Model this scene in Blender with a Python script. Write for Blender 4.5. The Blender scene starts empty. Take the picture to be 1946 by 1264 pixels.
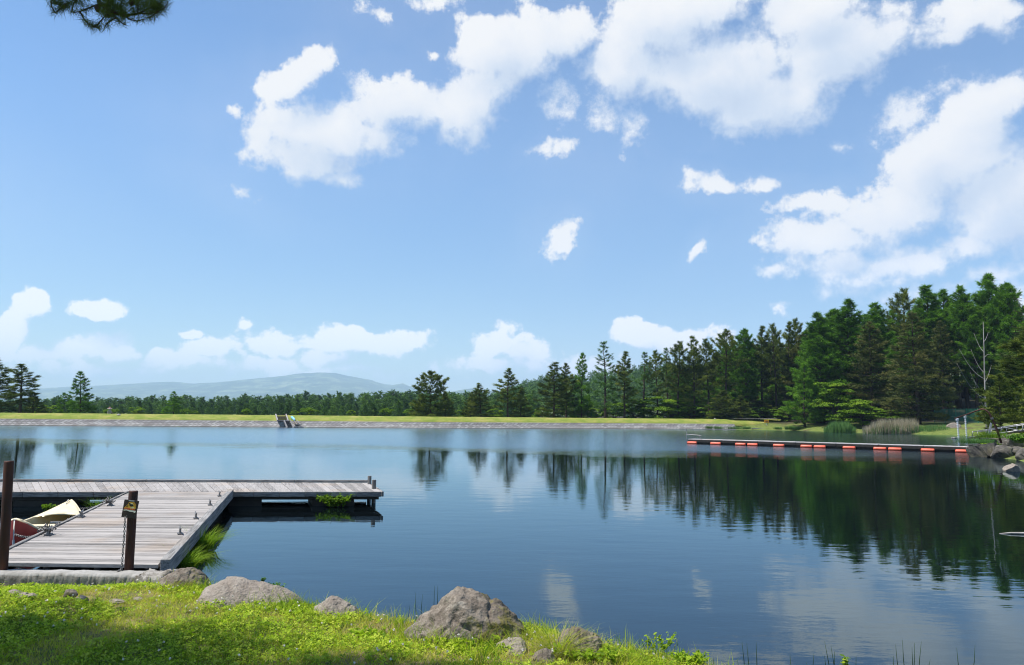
import bpy, math, random
import numpy as np
from mathutils import Vector, Matrix

random.seed(7)
RNG = np.random.default_rng(7)
sc = bpy.context.scene
COL = sc.collection
R = math.radians

# ------------------------------------------------------------------ camera
F = 1498.0                      # focal length in photo pixels (photo is 1946 wide)
PITCH, ROLL, EYE = R(5.87), R(0.57), 2.4
_f = Vector((0, math.cos(PITCH), math.sin(PITCH)))
_u0 = Vector((0, -math.sin(PITCH), math.cos(PITCH)))
_r0 = Vector((1, 0, 0))
_r = _r0 * math.cos(ROLL) + _u0 * math.sin(ROLL)
_u = _u0 * math.cos(ROLL) - _r0 * math.sin(ROLL)
CAM = Vector((0, 0, EYE))
cam_d = bpy.data.cameras.new('camera')
cam_d.sensor_width = 36.0
cam_d.lens = 36.0 * F / 1946.0
cam_d.clip_start, cam_d.clip_end = 0.05, 40000
cam = bpy.data.objects.new('camera', cam_d)
COL.objects.link(cam)
cam.matrix_world = Matrix(((_r.x, _u.x, -_f.x, 0), (_r.y, _u.y, -_f.y, 0), (_r.z, _u.z, -_f.z, EYE), (0, 0, 0, 1)))
sc.camera = cam

def ray(px, py):
    return _f + _r * ((px - 973) / F) + _u * ((632 - py) / F)
def P(px, py, z=0.0):
    """where the sight line through a photo pixel meets the level z"""
    d = ray(px, py)
    return CAM + d * ((z - EYE) / d.z)
def PD(px, py, D):
    d = ray(px, py)
    return CAM + d * (D / d.y)

# ------------------------------------------------------------------ helpers
def link(o):
    COL.objects.link(o)
    return o
def tag(o, label=None, cat=None, group=None, kind=None):
    if label: o['label'] = label
    if cat: o['category'] = cat
    if group: o['group'] = group
    if kind: o['kind'] = kind
    return o
def empty(name, loc=(0, 0, 0), rz=0.0, label=None, cat=None, group=None):
    o = bpy.data.objects.new(name, None)
    o.empty_display_size = 0.2
    o.location = loc
    o.rotation_euler = (0, 0, rz)
    return tag(link(o), label, cat, group)

def np_mesh(name, V, Fc, mats, parent=None, tint=None, smooth=False, mi=None):
    """V (n,3), Fc (m,k) equal-sided faces -> one mesh object"""
    V = np.asarray(V, dtype=np.float32); Fc = np.asarray(Fc, dtype=np.int32)
    me = bpy.data.meshes.new(name)
    m, k = Fc.shape
    me.vertices.add(len(V)); me.vertices.foreach_set('co', V.ravel())
    me.loops.add(m * k); me.loops.foreach_set('vertex_index', Fc.ravel())
    me.polygons.add(m)
    me.polygons.foreach_set('loop_start', np.arange(0, m * k, k, dtype=np.int32))
    me.polygons.foreach_set('loop_total', np.full(m, k, dtype=np.int32))
    if smooth: me.polygons.foreach_set('use_smooth', np.ones(m, dtype=bool))
    if mi is not None: me.polygons.foreach_set('material_index', np.asarray(mi, dtype=np.int32))
    me.update(calc_edges=True)
    for mt in (mats if isinstance(mats, (list, tuple)) else [mats]): me.materials.append(mt)
    if tint is not None:
        a = me.attributes.new('tint', 'FLOAT', 'FACE')
        a.data.foreach_set('value', np.asarray(tint, dtype=np.float32))
    o = bpy.data.objects.new(name, me)
    if parent is not None: o.parent = parent
    return link(o)

class MB:
    """small mesh builder: boxes, tubes, prisms gathered into ONE object"""
    def __init__(s): s.v = []; s.f = []; s.t = []
    def add(s, v, f, tint=0.5):
        b = len(s.v); s.v += [tuple(p) for p in v]
        for q in f: s.f.append([b + i for i in q]); s.t.append(tint)
    def hexa(s, p, tint=0.5):                       # 8 corners: 4 bottom, 4 top
        s.add(p, [(3, 2, 1, 0), (4, 5, 6, 7), (0, 1, 5, 4), (1, 2, 6, 5), (2, 3, 7, 6), (3, 0, 4, 7)], tint)
    def box(s, c, size, rz=0.0, tint=0.5):
        c = Vector(c); hx, hy, hz = size[0] / 2, size[1] / 2, size[2] / 2
        ca, sa = math.cos(rz), math.sin(rz)
        q = []
        for z in (-hz, hz):
            for x, y in ((-hx, -hy), (hx, -hy), (hx, hy), (-hx, hy)):
                q.append(c + Vector((x * ca - y * sa, x * sa + y * ca, z)))
        s.hexa(q, tint)
    def beam(s, a, b, w, h, tint=0.5, up=(0, 0, 1)):     # rectangular bar from a to b
        a, b = Vector(a), Vector(b); d = (b - a).normalized()
        sd = d.cross(Vector(up))
        if sd.length < 1e-4: sd = d.cross(Vector((1, 0, 0)))
        sd.normalize(); u = sd.cross(d).normalized()
        q = []
        for zz in (-h / 2, h / 2):
            q += [a - sd * w / 2 + u * zz, a + sd * w / 2 + u * zz, b + sd * w / 2 + u * zz, b - sd * w / 2 + u * zz]
        s.hexa(q, tint)
    def tube(s, pts, rad, n=8, cap=True, tint=0.5):
        pts = [Vector(p) for p in pts]
        rad = rad if isinstance(rad, (list, tuple)) else [rad] * len(pts)
        v = []; f = []
        d0 = (pts[1] - pts[0]).normalized()
        sd = d0.cross(Vector((0, 0, 1)))
        if sd.length < 1e-3: sd = Vector((1, 0, 0))
        sd.normalize()
        for i, p in enumerate(pts):
            d = (pts[min(i + 1, len(pts) - 1)] - pts[max(i - 1, 0)]).normalized()
            sd = (sd - d * sd.dot(d)); sd.normalize(); up = d.cross(sd)
            for k in range(n):
                a = 2 * math.pi * k / n
                v.append(p + (sd * math.cos(a) + up * math.sin(a)) * rad[i])
        for i in range(len(pts) - 1):
            for k in range(n):
                f.append((i * n + k, i * n + (k + 1) % n, (i + 1) * n + (k + 1) % n, (i + 1) * n + k))
        if cap:
            f.append(tuple(range(n - 1, -1, -1))); f.append(tuple(range((len(pts) - 1) * n, len(pts) * n)))
        s.add(v, f, tint)
    def ring(s, c, axis, R_, r_, n=12, m=6, stretch=None, tint=0.5):   # torus, optionally stretched
        c, axis = Vector(c), Vector(axis).normalized()
        a = axis.orthogonal().normalized() if stretch is None else Vector(stretch[0]).normalized()
        b = axis.cross(a); k1 = 1.0 if stretch is None else stretch[1]
        v = []; f = []
        for i in range(n):
            t = 2 * math.pi * i / n
            e = a * math.cos(t) + b * math.sin(t)
            o = a * math.cos(t) * R_ * k1 + b * math.sin(t) * R_
            for j in range(m):
                q = 2 * math.pi * j / m
                v.append(c + o + e * r_ * math.cos(q) + axis * r_ * math.sin(q))
        for i in range(n):
            for j in range(m):
                f.append((i * m + j, ((i + 1) % n) * m + j, ((i + 1) % n) * m + (j + 1) % m, i * m + (j + 1) % m))
        s.add(v, f, tint)
    def build(s, name, m, parent=None, smooth=False, bevel=0.0, auto=False):
        me = bpy.data.meshes.new(name)
        me.from_pydata(s.v, [], s.f)
        me.materials.append(m)
        a = me.attributes.new('tint', 'FLOAT', 'FACE')
        a.data.foreach_set('value', np.asarray(s.t, dtype=np.float32))
        if smooth: me.polygons.foreach_set('use_smooth', np.ones(len(me.polygons), dtype=bool))
        me.update()
        o = bpy.data.objects.new(name, me)
        if parent is not None: o.parent = parent
        if bevel > 0:
            md = o.modifiers.new('bevel', 'BEVEL'); md.width = bevel; md.segments = 2; md.limit_method = 'ANGLE'
        return link(o)

def vnoise(x, y, seed=0):
    """smooth value noise on arrays"""
    x = np.asarray(x, float); y = np.asarray(y, float)
    xi = np.floor(x).astype(np.int64); yi = np.floor(y).astype(np.int64)
    fx = x - xi; fy = y - yi
    fx = fx * fx * (3 - 2 * fx); fy = fy * fy * (3 - 2 * fy)
    def h(a, b):
        n = (a * 374761393 + b * 668265263 + seed * 982451653) & 0x7fffffff
        n = ((n ^ (n >> 13)) * 1274126177) & 0x7fffffff
        return ((n ^ (n >> 16)) & 0xffff) / 65535.0
    return (h(xi, yi) * (1 - fx) + h(xi + 1, yi) * fx) * (1 - fy) + (h(xi, yi + 1) * (1 - fx) + h(xi + 1, yi + 1) * fx) * fy
def fbm(x, y, seed=0, oct=4):
    a, s, t = 0.5, 0.0, 0.0
    x = np.asarray(x, float); y = np.asarray(y, float)
    for i in range(oct):
        s = s + a * vnoise(x, y, seed + i); t += a; a *= 0.5; x = x * 2.03 + 3.1; y = y * 2.03 + 1.7
    return s / t
def sstep(a, b, x):
    t = np.clip((np.asarray(x, float) - a) / (b - a), 0, 1)
    return t * t * (3 - 2 * t)
def seg_dist(x, y, poly, closed=False):
    """unsigned distance from points to a polyline"""
    x = np.asarray(x, float); y = np.asarray(y, float)
    best = np.full(x.shape, 1e18)
    n = len(poly)
    for i in range(n if closed else n - 1):
        ax, ay = poly[i][0], poly[i][1]; bx, by = poly[(i + 1) % n][0], poly[(i + 1) % n][1]
        dx, dy = bx - ax, by - ay
        t = np.clip(((x - ax) * dx + (y - ay) * dy) / (dx * dx + dy * dy + 1e-12), 0, 1)
        best = np.minimum(best, (x - ax - t * dx) ** 2 + (y - ay - t * dy) ** 2)
    return np.sqrt(best)
def inside(x, y, poly):
    x = np.asarray(x, float); y = np.asarray(y, float)
    c = np.zeros(x.shape, bool); n = len(poly)
    for i in range(n):
        ax, ay = poly[i][0], poly[i][1]; bx, by = poly[(i + 1) % n][0], poly[(i + 1) % n][1]
        if ay == by: continue
        k = ((ay > y) != (by > y)) & (x < (bx - ax) * (y - ay) / (by - ay) + ax)
        c ^= k
    return c

# ------------------------------------------------------------------ materials
class NT:
    def __init__(s, tree): s.t = tree; s.n = tree.nodes; s.l = tree.links
    def new(s, typ, **kw):
        n = s.n.new(typ)
        for k, v in kw.items(): setattr(n, k, v)
        return n
    def put(s, sock, val):
        if isinstance(val, bpy.types.NodeSocket): s.l.new(val, sock)
        elif val is not None: sock.default_value = val
    def math(s, op, a, b=None, c=None, clamp=False):
        n = s.new('ShaderNodeMath', operation=op, use_clamp=clamp)
        for i, v in enumerate((a, b, c)):
            if v is not None: s.put(n.inputs[i], v)
        return n.outputs[0]
    def vmath(s, op, a, b=None, out=0, scale=None):
        n = s.new('ShaderNodeVectorMath', operation=op)
        s.put(n.inputs[0], a)
        if b is not None: s.put(n.inputs[1], b)
        if scale is not None: s.put(n.inputs['Scale'], scale)
        return n.outputs[out]
    def mix(s, f, a, b, mode='MIX'):
        n = s.new('ShaderNodeMix', data_type='RGBA', blend_type=mode)
        s.put(n.inputs[0], f)
        for i, v in ((6, a), (7, b)):
            if not isinstance(v, bpy.types.NodeSocket): v = (*v[:3], 1.0)
            s.put(n.inputs[i], v)
        return n.outputs[2]
    def noise(s, vec, scale, detail=4.0, rough=0.55, dist=0.0, out='Fac', dim='3D'):
        n = s.new('ShaderNodeTexNoise', noise_dimensions=dim)
        if vec is not None: s.l.new(vec, n.inputs['Vector'])
        n.inputs['Scale'].default_value = scale; n.inputs['Detail'].default_value = detail
        n.inputs['Roughness'].default_value = rough; n.inputs['Distortion'].default_value = dist
        return n.outputs[out]
    def ramp(s, fac, stops, interp='LINEAR'):
        n = s.new('ShaderNodeValToRGB'); cr = n.color_ramp; cr.interpolation = interp
        while len(cr.elements) < len(stops): cr.elements.new(0.5)
        for e, (p, c) in zip(cr.elements, stops):
            e.position = p
            e.color = (c, c, c, 1) if isinstance(c, (int, float)) else (*c[:3], 1)
        s.put(n.inputs[0], fac)
        return n.outputs[0]
    def smooth(s, x, a, b, lo=0.0, hi=1.0):
        n = s.new('ShaderNodeMapRange', interpolation_type='SMOOTHSTEP')
        s.put(n.inputs[0], x)
        for i, v in enumerate((a, b, lo, hi)): n.inputs[i + 1].default_value = v
        return n.outputs[0]
    def scaled(s, vec, sc_, rot=(0, 0, 0)):
        n = s.new('ShaderNodeMapping'); s.l.new(vec, n.inputs[0])
        n.inputs['Scale'].default_value = sc_; n.inputs['Rotation'].default_value = rot
        return n.outputs[0]
    def coord(s, w='Object'): return s.new('ShaderNodeTexCoord').outputs[w]
    def attr(s, name='tint'):
        n = s.new('ShaderNodeAttribute'); n.attribute_name = name
        return n.outputs['Fac']
    def bump(s, h, strength=0.3, dist=0.02, normal=None):
        n = s.new('ShaderNodeBump'); s.put(n.inputs['Height'], h)
        s.put(n.inputs['Strength'], strength); n.inputs['Distance'].default_value = dist
        if normal is not None: s.l.new(normal, n.inputs['Normal'])
        return n.outputs[0]

def newmat(name):
    m = bpy.data.materials.new(name); m.use_nodes = True
    nt = NT(m.node_tree)
    b = m.node_tree.nodes['Principled BSDF']
    return m, nt, b
def setb(nt, b, col=None, rough=None, normal=None, spec=None, metal=None):
    if col is not None: nt.put(b.inputs['Base Color'], col if isinstance(col, bpy.types.NodeSocket) else (*col, 1))
    if rough is not None: nt.put(b.inputs['Roughness'], rough)
    if normal is not None: nt.l.new(normal, b.inputs['Normal'])
    if spec is not None: b.inputs['Specular IOR Level'].default_value = spec
    if metal is not None: b.inputs['Metallic'].default_value = metal

def m_worn(name, stops, scale=6.0, rough=0.7, bump=0.25, bdist=0.01, metal=0.0, stretch=(1, 1, 1), spec=0.4, fine=True):
    m, nt, b = newmat(name)
    v = nt.scaled(nt.coord(), stretch)
    n1 = nt.noise(v, scale, 6, 0.6)
    n2 = nt.noise(v, scale * 5.3, 4, 0.6)
    f = nt.math('ADD', nt.math('MULTIPLY', n1, 0.7), nt.math('MULTIPLY', n2, 0.3)) if fine else n1
    col = nt.ramp(f, stops)
    setb(nt, b, col, nt.smooth(n2, 0.2, 0.8, rough - 0.12, rough + 0.1), nt.bump(f, bump, bdist), spec, metal)
    return m

def m_wood(name, axis, light=0.46, dark=0.22, tone=(1.0, 0.965, 0.94), rz=0.0):
    """weathered boards; grain runs along axis 'X' or 'Y'"""
    m, nt, b = newmat(name)
    st = {'X': (0.9, 26, 26), 'Y': (26, 0.9, 26), 'Z': (26, 26, 0.9)}[axis]
    v = nt.scaled(nt.scaled(nt.coord(), (1, 1, 1), (0, 0, -rz)), st)
    g = nt.noise(v, 1.6, 6, 0.65)
    big = nt.noise(nt.coord(), 1.1, 4, 0.6)
    t = nt.attr()
    f = nt.math('ADD', nt.math('MULTIPLY', g, 0.68), nt.math('ADD', nt.math('MULTIPLY', big, 0.26), nt.math('MULTIPLY', nt.math('SUBTRACT', t, 0.5), 0.2)))
    c = lambda k: tuple(k * x for x in tone)
    col = nt.ramp(f, [(0.18, c(dark * 0.6)), (0.36, c(dark)), (0.52, c(light * 0.86)), (0.75, c(light * 1.12))])
    col = nt.mix(nt.smooth(nt.noise(nt.coord(), 0.7, 3, 0.5), 0.52, 0.7), col, nt.mix(0.85, col, (1.0, 0.9, 0.8), 'MULTIPLY'))
    setb(nt, b, col, 0.85, nt.bump(g, 0.35, 0.006), 0.25)
    return m

def m_leaf(name, stops, rnd=0.12, trans=0.3, rough=0.7, spec=0.08):
    """foliage: colour from the clump's own tint plus a little of each plant's own"""
    m, nt, b = newmat(name)
    oi = nt.new('ShaderNodeObjectInfo').outputs['Random']
    f = nt.math('ADD', nt.attr(), nt.math('MULTIPLY', nt.math('SUBTRACT', oi, 0.5), rnd * 2))
    col = nt.ramp(f, stops)
    setb(nt, b, col, rough, None, spec)
    tr = nt.new('ShaderNodeBsdfTranslucent')
    nt.l.new(nt.mix(1.0, col, (1.25, 1.35, 0.75), 'MULTIPLY'), tr.inputs[0])
    mx = nt.new('ShaderNodeMixShader'); mx.inputs[0].default_value = trans
    nt.l.new(b.outputs[0], mx.inputs[1]); nt.l.new(tr.outputs[0], mx.inputs[2])
    out = [n for n in nt.n if n.type == 'OUTPUT_MATERIAL'][0]
    nt.l.new(mx.outputs[0], out.inputs[0])
    return m
HAZE = 0.00011
# ------------------------------------------------------------------ sun, sky and clouds
SUN_EL, SUN_AZ = R(64), R(-97)          # azimuth measured from +Y towards +X: from the left, a touch behind
SUNV = Vector((math.cos(SUN_EL) * math.sin(SUN_AZ), math.cos(SUN_EL) * math.cos(SUN_AZ), math.sin(SUN_EL)))
sd = bpy.data.lights.new('sun', 'SUN'); sd.energy = 5.0; sd.angle = R(0.53); sd.color = (1.0, 0.95, 0.88)
so = link(bpy.data.objects.new('sun', sd)); so.rotation_euler = SUNV.to_track_quat('Z', 'Y').to_euler()

# cumulus positions: (x, y, half width, half height, tilt deg, strength), read off the photo and turned into azimuth / elevation
CLOUDS = [
 (565,150,80,42,38,1.0),(520,165,40,35,0,.7),(615,245,150,62,8,1.15),(585,300,115,48,-6,1.05),(500,270,50,60,0,.7),(640,330,70,26,10,.8),(760,200,130,62,10,1.05),(720,260,80,40,0,.7),
 (905,195,110,70,25,1.15),(880,245,50,30,0,.6),(960,110,115,75,0,1.15),(900,70,55,45,0,.75),(1060,65,95,65,0,1.15),(1180,120,110,75,0,1.1),(1250,50,140,80,0,1.2),(1360,130,180,105,-10,1.3),
 (1440,195,150,70,0,1.1),(1400,240,60,24,0,.6),(1300,15,200,55,0,1.1),(1590,90,140,115,0,1.2),(1540,20,120,60,0,1.0),(1510,200,90,60,0,.8),(830,5,60,22,0,.55),(870,30,30,25,-40,.3),(1855,38,115,58,0,.85),(1800,70,70,30,0,.4),
 (1150,195,60,70,0,.42),(1210,230,30,40,0,.35),(1060,180,40,60,0,.35),(1050,285,48,15,10,.4),(450,222,24,22,0,.5),(460,300,22,20,0,.42),(460,362,34,12,-15,.26),(820,100,12,10,0,.3),(715,20,22,12,0,.16),
 (1730,215,80,60,20,.6),(1860,215,110,65,20,1.0),(1920,180,60,45,0,.8),(1800,310,170,80,25,1.25),(1900,380,150,110,0,1.25),(1700,395,170,55,10,1.1),(1560,388,90,26,6,.75),(1570,455,130,48,0,1.0),
 (1500,470,70,22,0,.5),(1600,505,120,42,0,.9),(1730,490,120,40,0,.8),(1640,535,80,24,0,.6),(1850,465,90,42,0,.9),(1900,520,90,35,0,.6),(1490,520,60,12,0,.3),(1440,352,45,20,10,.5),(1355,350,48,20,-15,.5),(1327,478,10,18,-20,.42),
 (1058,452,34,46,-32,.75),(1605,272,20,14,-30,.4),(1760,260,50,40,0,.5),(1490,590,16,9,0,.2),(1700,560,130,22,0,.4),(1820,540,70,20,0,.4),
 (46,572,40,32,0,1.45),(18,610,32,38,20,1.26),(0,650,30,40,0,0.95),(187,582,60,21,0,1.20),(375,630,28,11,0,0.89),(472,614,24,11,0,0.64),(175,655,72,24,15,1.01),(232,665,44,22,0,1.07),(70,670,60,16,0,0.70),
 (310,673,32,15,0,0.82),(405,660,56,26,15,1.20),(360,690,110,18,0,0.70),(520,648,64,20,0,0.76),(640,638,52,22,8,1.26),(700,652,115,22,0,1.07),(775,645,50,20,0,1.07),(615,680,64,18,0,0.76),(510,684,70,15,0,0.64),
 (835,692,22,10,0,0.57),(940,652,44,26,20,0.82),(1000,668,60,24,0,0.82),(930,692,70,18,0,0.64),(1010,690,60,18,0,0.64),(1210,638,50,30,0,1.39),(1265,645,80,24,0,1.20),(1330,640,55,14,0,0.76),(1120,700,90,22,0,0.70),(200,700,180,16,0,0.57),(650,705,200,14,0,0.51),
 (1930,575,34,50,10,.75),
 # outside the picture, so that the sky goes on to the sides
 (2200,180,190,200,0,1.1),(-350,420,260,90,0,.8),(1300,-300,420,110,0,1.0),
]
w = bpy.data.worlds.new('World'); sc.world = w; w.use_nodes = True
wt = NT(w.node_tree)
for n in list(wt.n): wt.n.remove(n)

def azel(px, py):
    d = ray(px, py)
    return math.degrees(math.atan2(d.x, d.y)) / 10, math.degrees(math.asin(d.z / d.length)) / 10

grp = bpy.data.node_groups.new('cumulus', 'ShaderNodeTree')
grp.interface.new_socket('Vector', in_out='INPUT', socket_type='NodeSocketVector')
grp.interface.new_socket('Value', in_out='OUTPUT', socket_type='NodeSocketFloat')
grp.interface.new_socket('Mass', in_out='OUTPUT', socket_type='NodeSocketFloat')
grp.interface.new_socket('Upsun', in_out='OUTPUT', socket_type='NodeSocketFloat')
g = NT(grp); gi = g.new('NodeGroupInput'); go = g.new('NodeGroupOutput')
p0 = gi.outputs[0]
w1 = g.vmath('SUBTRACT', g.noise(p0, 1.7, 2, 0.5, out='Color'), (0.5, 0.5, 0.5))
w2 = g.vmath('SUBTRACT', g.noise(p0, 6.0, 3, 0.55, out='Color'), (0.5, 0.5, 0.5))
p1 = g.vmath('ADD', p0, g.vmath('MULTIPLY', w1, (0.34, 0.24, 0.0)))
p1 = g.vmath('ADD', p1, g.vmath('MULTIPLY', w2, (0.17, 0.13, 0.0)))
def blobs(lst, vec):
    """smooth union of ellipses; each waits for the one before (through z, which is dropped again)"""
    sep = g.new('ShaderNodeSeparateXYZ'); g.l.new(vec, sep.inputs[0]); acc = None
    for (cx, cy, rx, ry, rot, wt_) in lst:
        a0, e0 = azel(cx, cy); a1, _ = azel(cx + rx, cy); _, e1 = azel(cx, cy - ry)
        kx, ky = 1 / (abs(a1 - a0) * 1.12), 1 / (abs(e1 - e0) * 1.12)
        cb = g.new('ShaderNodeCombineXYZ'); g.l.new(sep.outputs[0], cb.inputs[0]); g.l.new(sep.outputs[1], cb.inputs[1])
        if acc is not None: g.l.new(acc, cb.inputs[2])
        if abs(rot) < 12:
            n = g.new('ShaderNodeVectorMath', operation='MULTIPLY_ADD'); g.l.new(cb.outputs[0], n.inputs[0])
            n.inputs[1].default_value = (kx, ky, 0); n.inputs[2].default_value = (-a0 * kx, -e0 * ky, 0)
            q = n.outputs[0]
        else:
            c_, s_ = math.cos(R(rot)), math.sin(R(rot))
            q0 = g.vmath('SUBTRACT', cb.outputs[0], (a0, e0, 0))
            c2 = g.new('ShaderNodeCombineXYZ')
            g.l.new(g.vmath('DOT_PRODUCT', q0, (c_ * kx, s_ * kx, 0), out=1), c2.inputs[0])
            g.l.new(g.vmath('DOT_PRODUCT', q0, (-s_ * ky, c_ * ky, 0), out=1), c2.inputs[1])
            q = c2.outputs[0]
        val = g.math('MULTIPLY_ADD', g.vmath('LENGTH', q, out=1), -wt_, wt_)
        acc = val if acc is None else g.math('SMOOTH_MAX', acc, val, 0.12)
    return acc
acc = blobs(CLOUDS, p1)
kz = g.new('ShaderNodeSeparateXYZ'); g.l.new(p0, kz.inputs[0])
low = g.smooth(kz.outputs[1], 0.7, 1.7, 1.0, 0.0)        # far low clouds are made of smaller billows
bill = g.noise(p0, 2.6, 8, 0.62, out='Fac')
fine = g.noise(p0, 9.0, 7, 0.7, out='Fac')
d = g.math('ADD', acc, g.math('MULTIPLY', g.math('SUBTRACT', bill, 0.5), g.math('MULTIPLY_ADD', low, -0.75, 1.55)))
d = g.math('ADD', d, g.math('MULTIPLY', g.math('SUBTRACT', g.noise(p0, 7.5, 5, 0.6), 0.5), g.math('MULTIPLY_ADD', low, 1.1, 0.25)))
d = g.math('ADD', d, g.math('MULTIPLY', g.math('SUBTRACT', fine, 0.5), 0.75))
g.l.new(d, go.inputs[0])
# the same masses, coarser and seen from a little further up-sun: what stands in front of the light
BIG = [c for c in CLOUDS if c[5] >= 0.8 and c[2] >= 40 and 0 <= c[0] < 2000 and c[1] >= 0]
q1 = g.vmath('ADD', g.vmath('ADD', p0, (-0.12, 0.19, 0.0)), g.vmath('MULTIPLY', w1, (0.30, 0.22, 0.0)))
d1 = g.math('ADD', blobs(BIG, q1), g.math('MULTIPLY', g.math('SUBTRACT', g.noise(q1, 2.6, 6, 0.62), 0.5), 1.55))
g.l.new(d1, go.inputs[2]); g.l.new(acc, go.inputs[1])

dirv = wt.new('ShaderNodeTexCoord').outputs['Generated']
dn = wt.vmath('NORMALIZE', dirv)
sx = wt.new('ShaderNodeSeparateXYZ'); wt.l.new(dn, sx.inputs[0])
az = wt.math('MULTIPLY', wt.math('ARCTAN2', sx.outputs[0], sx.outputs[1]), 18 / math.pi)
el = wt.math('MULTIPLY', wt.math('ARCSINE', sx.outputs[2]), 18 / math.pi)
cv = wt.new('ShaderNodeCombineXYZ'); wt.l.new(az, cv.inputs[0]); wt.l.new(el, cv.inputs[1])
gn = wt.new('ShaderNodeGroup'); gn.node_tree = grp; wt.l.new(cv.outputs[0], gn.inputs[0])
D0, D1 = gn.outputs[0], wt.math('MAXIMUM', gn.outputs[2], -0.6)
wid = wt.smooth(wt.math('SUBTRACT', D0, D1), -0.35, 0.9, 0.85, 0.36)       # crisp on the sunny side, frayed on the other
tt = wt.math('DIVIDE', wt.math('ADD', D0, 0.08), wid, clamp=True)
alpha = wt.math('MULTIPLY', wt.math('MULTIPLY', tt, tt), wt.math('SUBTRACT', 3.0, wt.math('MULTIPLY', tt, 2.0)))
veil = wt.math('MULTIPLY', wt.smooth(gn.outputs[1], -3.0, 0.0, 0.0, 0.11), wt.smooth(el, 0.6, 1.6))      # thin vapour round the big clouds
alpha = wt.math('MAXIMUM', alpha, veil)
alpha = wt.math('MULTIPLY', alpha, wt.smooth(el, 0.0, 0.5, 0.7, 0.97))
lit = wt.math('ADD', 0.43, wt.math('MULTIPLY', wt.math('SUBTRACT', D0, D1), 0.5))
lit = wt.math('SUBTRACT', lit, wt.math('MULTIPLY', wt.smooth(D0, 0.5, 1.4), 0.27), clamp=True)
ccol = wt.ramp(lit, [(0.0, (0.60, 0.70, 0.86)), (0.3, (0.70, 0.79, 0.92)), (0.6, (0.90, 0.93, 0.98)), (0.85, (1.0, 1.0, 1.0))])
sky = wt.new('ShaderNodeTexSky', sky_type='NISHITA')
sky.sun_disc = False; sky.sun_elevation = SUN_EL; sky.sun_rotation = SUN_AZ
sky.altitude = 900; sky.air_density = 1.0; sky.dust_density = 0.6; sky.ozone_density = 1.2
hs = wt.new('ShaderNodeHueSaturation'); hs.inputs['Saturation'].default_value = 1.15
wt.l.new(sky.outputs[0], hs.inputs['Color'])
bg = wt.new('ShaderNodeBackground'); wt.l.new(wt.smooth(el, 0.3, 2.2, 0.086, 0.110), bg.inputs[1])
wt.l.new(wt.mix(1.0, hs.outputs[0], (1.17, 1.20, 1.20), 'MULTIPLY'), bg.inputs[0])
bc = wt.new('ShaderNodeBackground'); bc.inputs[1].default_value = 0.79
wt.l.new(ccol, bc.inputs[0])
wt.l.new(wt.smooth(el, 0.2, 1.5, 0.88, 0.70), bc.inputs[1])      # the low ones stand deepest in the haze
mx = wt.new('ShaderNodeMixShader'); wt.l.new(alpha, mx.inputs[0]); wt.l.new(bg.outputs[0], mx.inputs[1]); wt.l.new(bc.outputs[0], mx.inputs[2])
ow = wt.new('ShaderNodeOutputWorld'); wt.l.new(mx.outputs[0], ow.inputs[0])
w.cycles.sampling_method = 'MANUAL'; w.cycles.sample_map_resolution = 512

sc.view_settings.view_transform = 'Standard'; sc.view_settings.look = 'None'
sc.view_settings.exposure = 0.5; sc.view_settings.gamma = 1.0
sc.render.engine = 'CYCLES'
sc.cycles.use_denoising = True
sc.cycles.filter_width = 1.1
sc.cycles.max_bounces = 8; sc.cycles.diffuse_bounces = 3; sc.cycles.glossy_bounces = 4
sc.cycles.transmission_bounces = 4; sc.cycles.volume_bounces = 1; sc.cycles.transparent_max_bounces = 8
sc.cycles.caustics_reflective = False; sc.cycles.caustics_refractive = False
sc.cycles.sample_clamp_indirect = 4.0

# ------------------------------------------------------------------ shoreline, ground and water
NEAR = [P(x, y, 0.26) for x, y in [(-420,1062),(-120,1080),(150,1094),(300,1104),(390,1118),(480,1136),(575,1150),(650,1162),(720,1172),(800,1180),
        (900,1186),(1010,1194),(1080,1212),(1150,1224),(1240,1243),(1350,1268),(1480,1312),(1650,1362),(1946,1430)]]
NEAR = [(p.x, p.y) for p in NEAR]
FAR = [P(x, y, 0) for x, y in [(1975,884),(1930,874),(1890,870),(1852,868),(1846,862)]]
FAR = [(p.x, p.y) for p in FAR]
COVE = [(36, 62), (48, 78), (62, 96), (66, 104)] + [(p.x, p.y) for p in [P(x, y, 0) for x, y in [(1800,827),(1700,824.5),(1600,821.5),(1500,818),(1440,817)]]]
DAMW = [(p.x, p.y) for p in [P(x, y, 0) for x, y in [(1400,816.2),(1200,815.2),(1000,814.6),(800,814),(600,812.6),(400,811.2),(200,810.0),(0,808.8)]]]
DAMW += [(-95, 106.5), (-118, 105)]
LAKE = NEAR + [(6.5, 3.2), (11, 8), (18, 17), (26, 26), (30, 36)] + FAR + COVE + DAMW + [(-122, 80), (-90, 42), (-40, 18), (-20, 13)]

def axis_pts(lo, hi, step, far, grow=1.35):
    c = list(np.arange(lo, hi + 1e-6, step)); a, s = [], step
    x = lo
    while x > -far: s *= grow; x -= s; a.append(x)
    b = []; s = step; x = hi
    while x < far: s *= grow; x += s; b.append(x)
    return np.array(a[::-1] + c + b)

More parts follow.
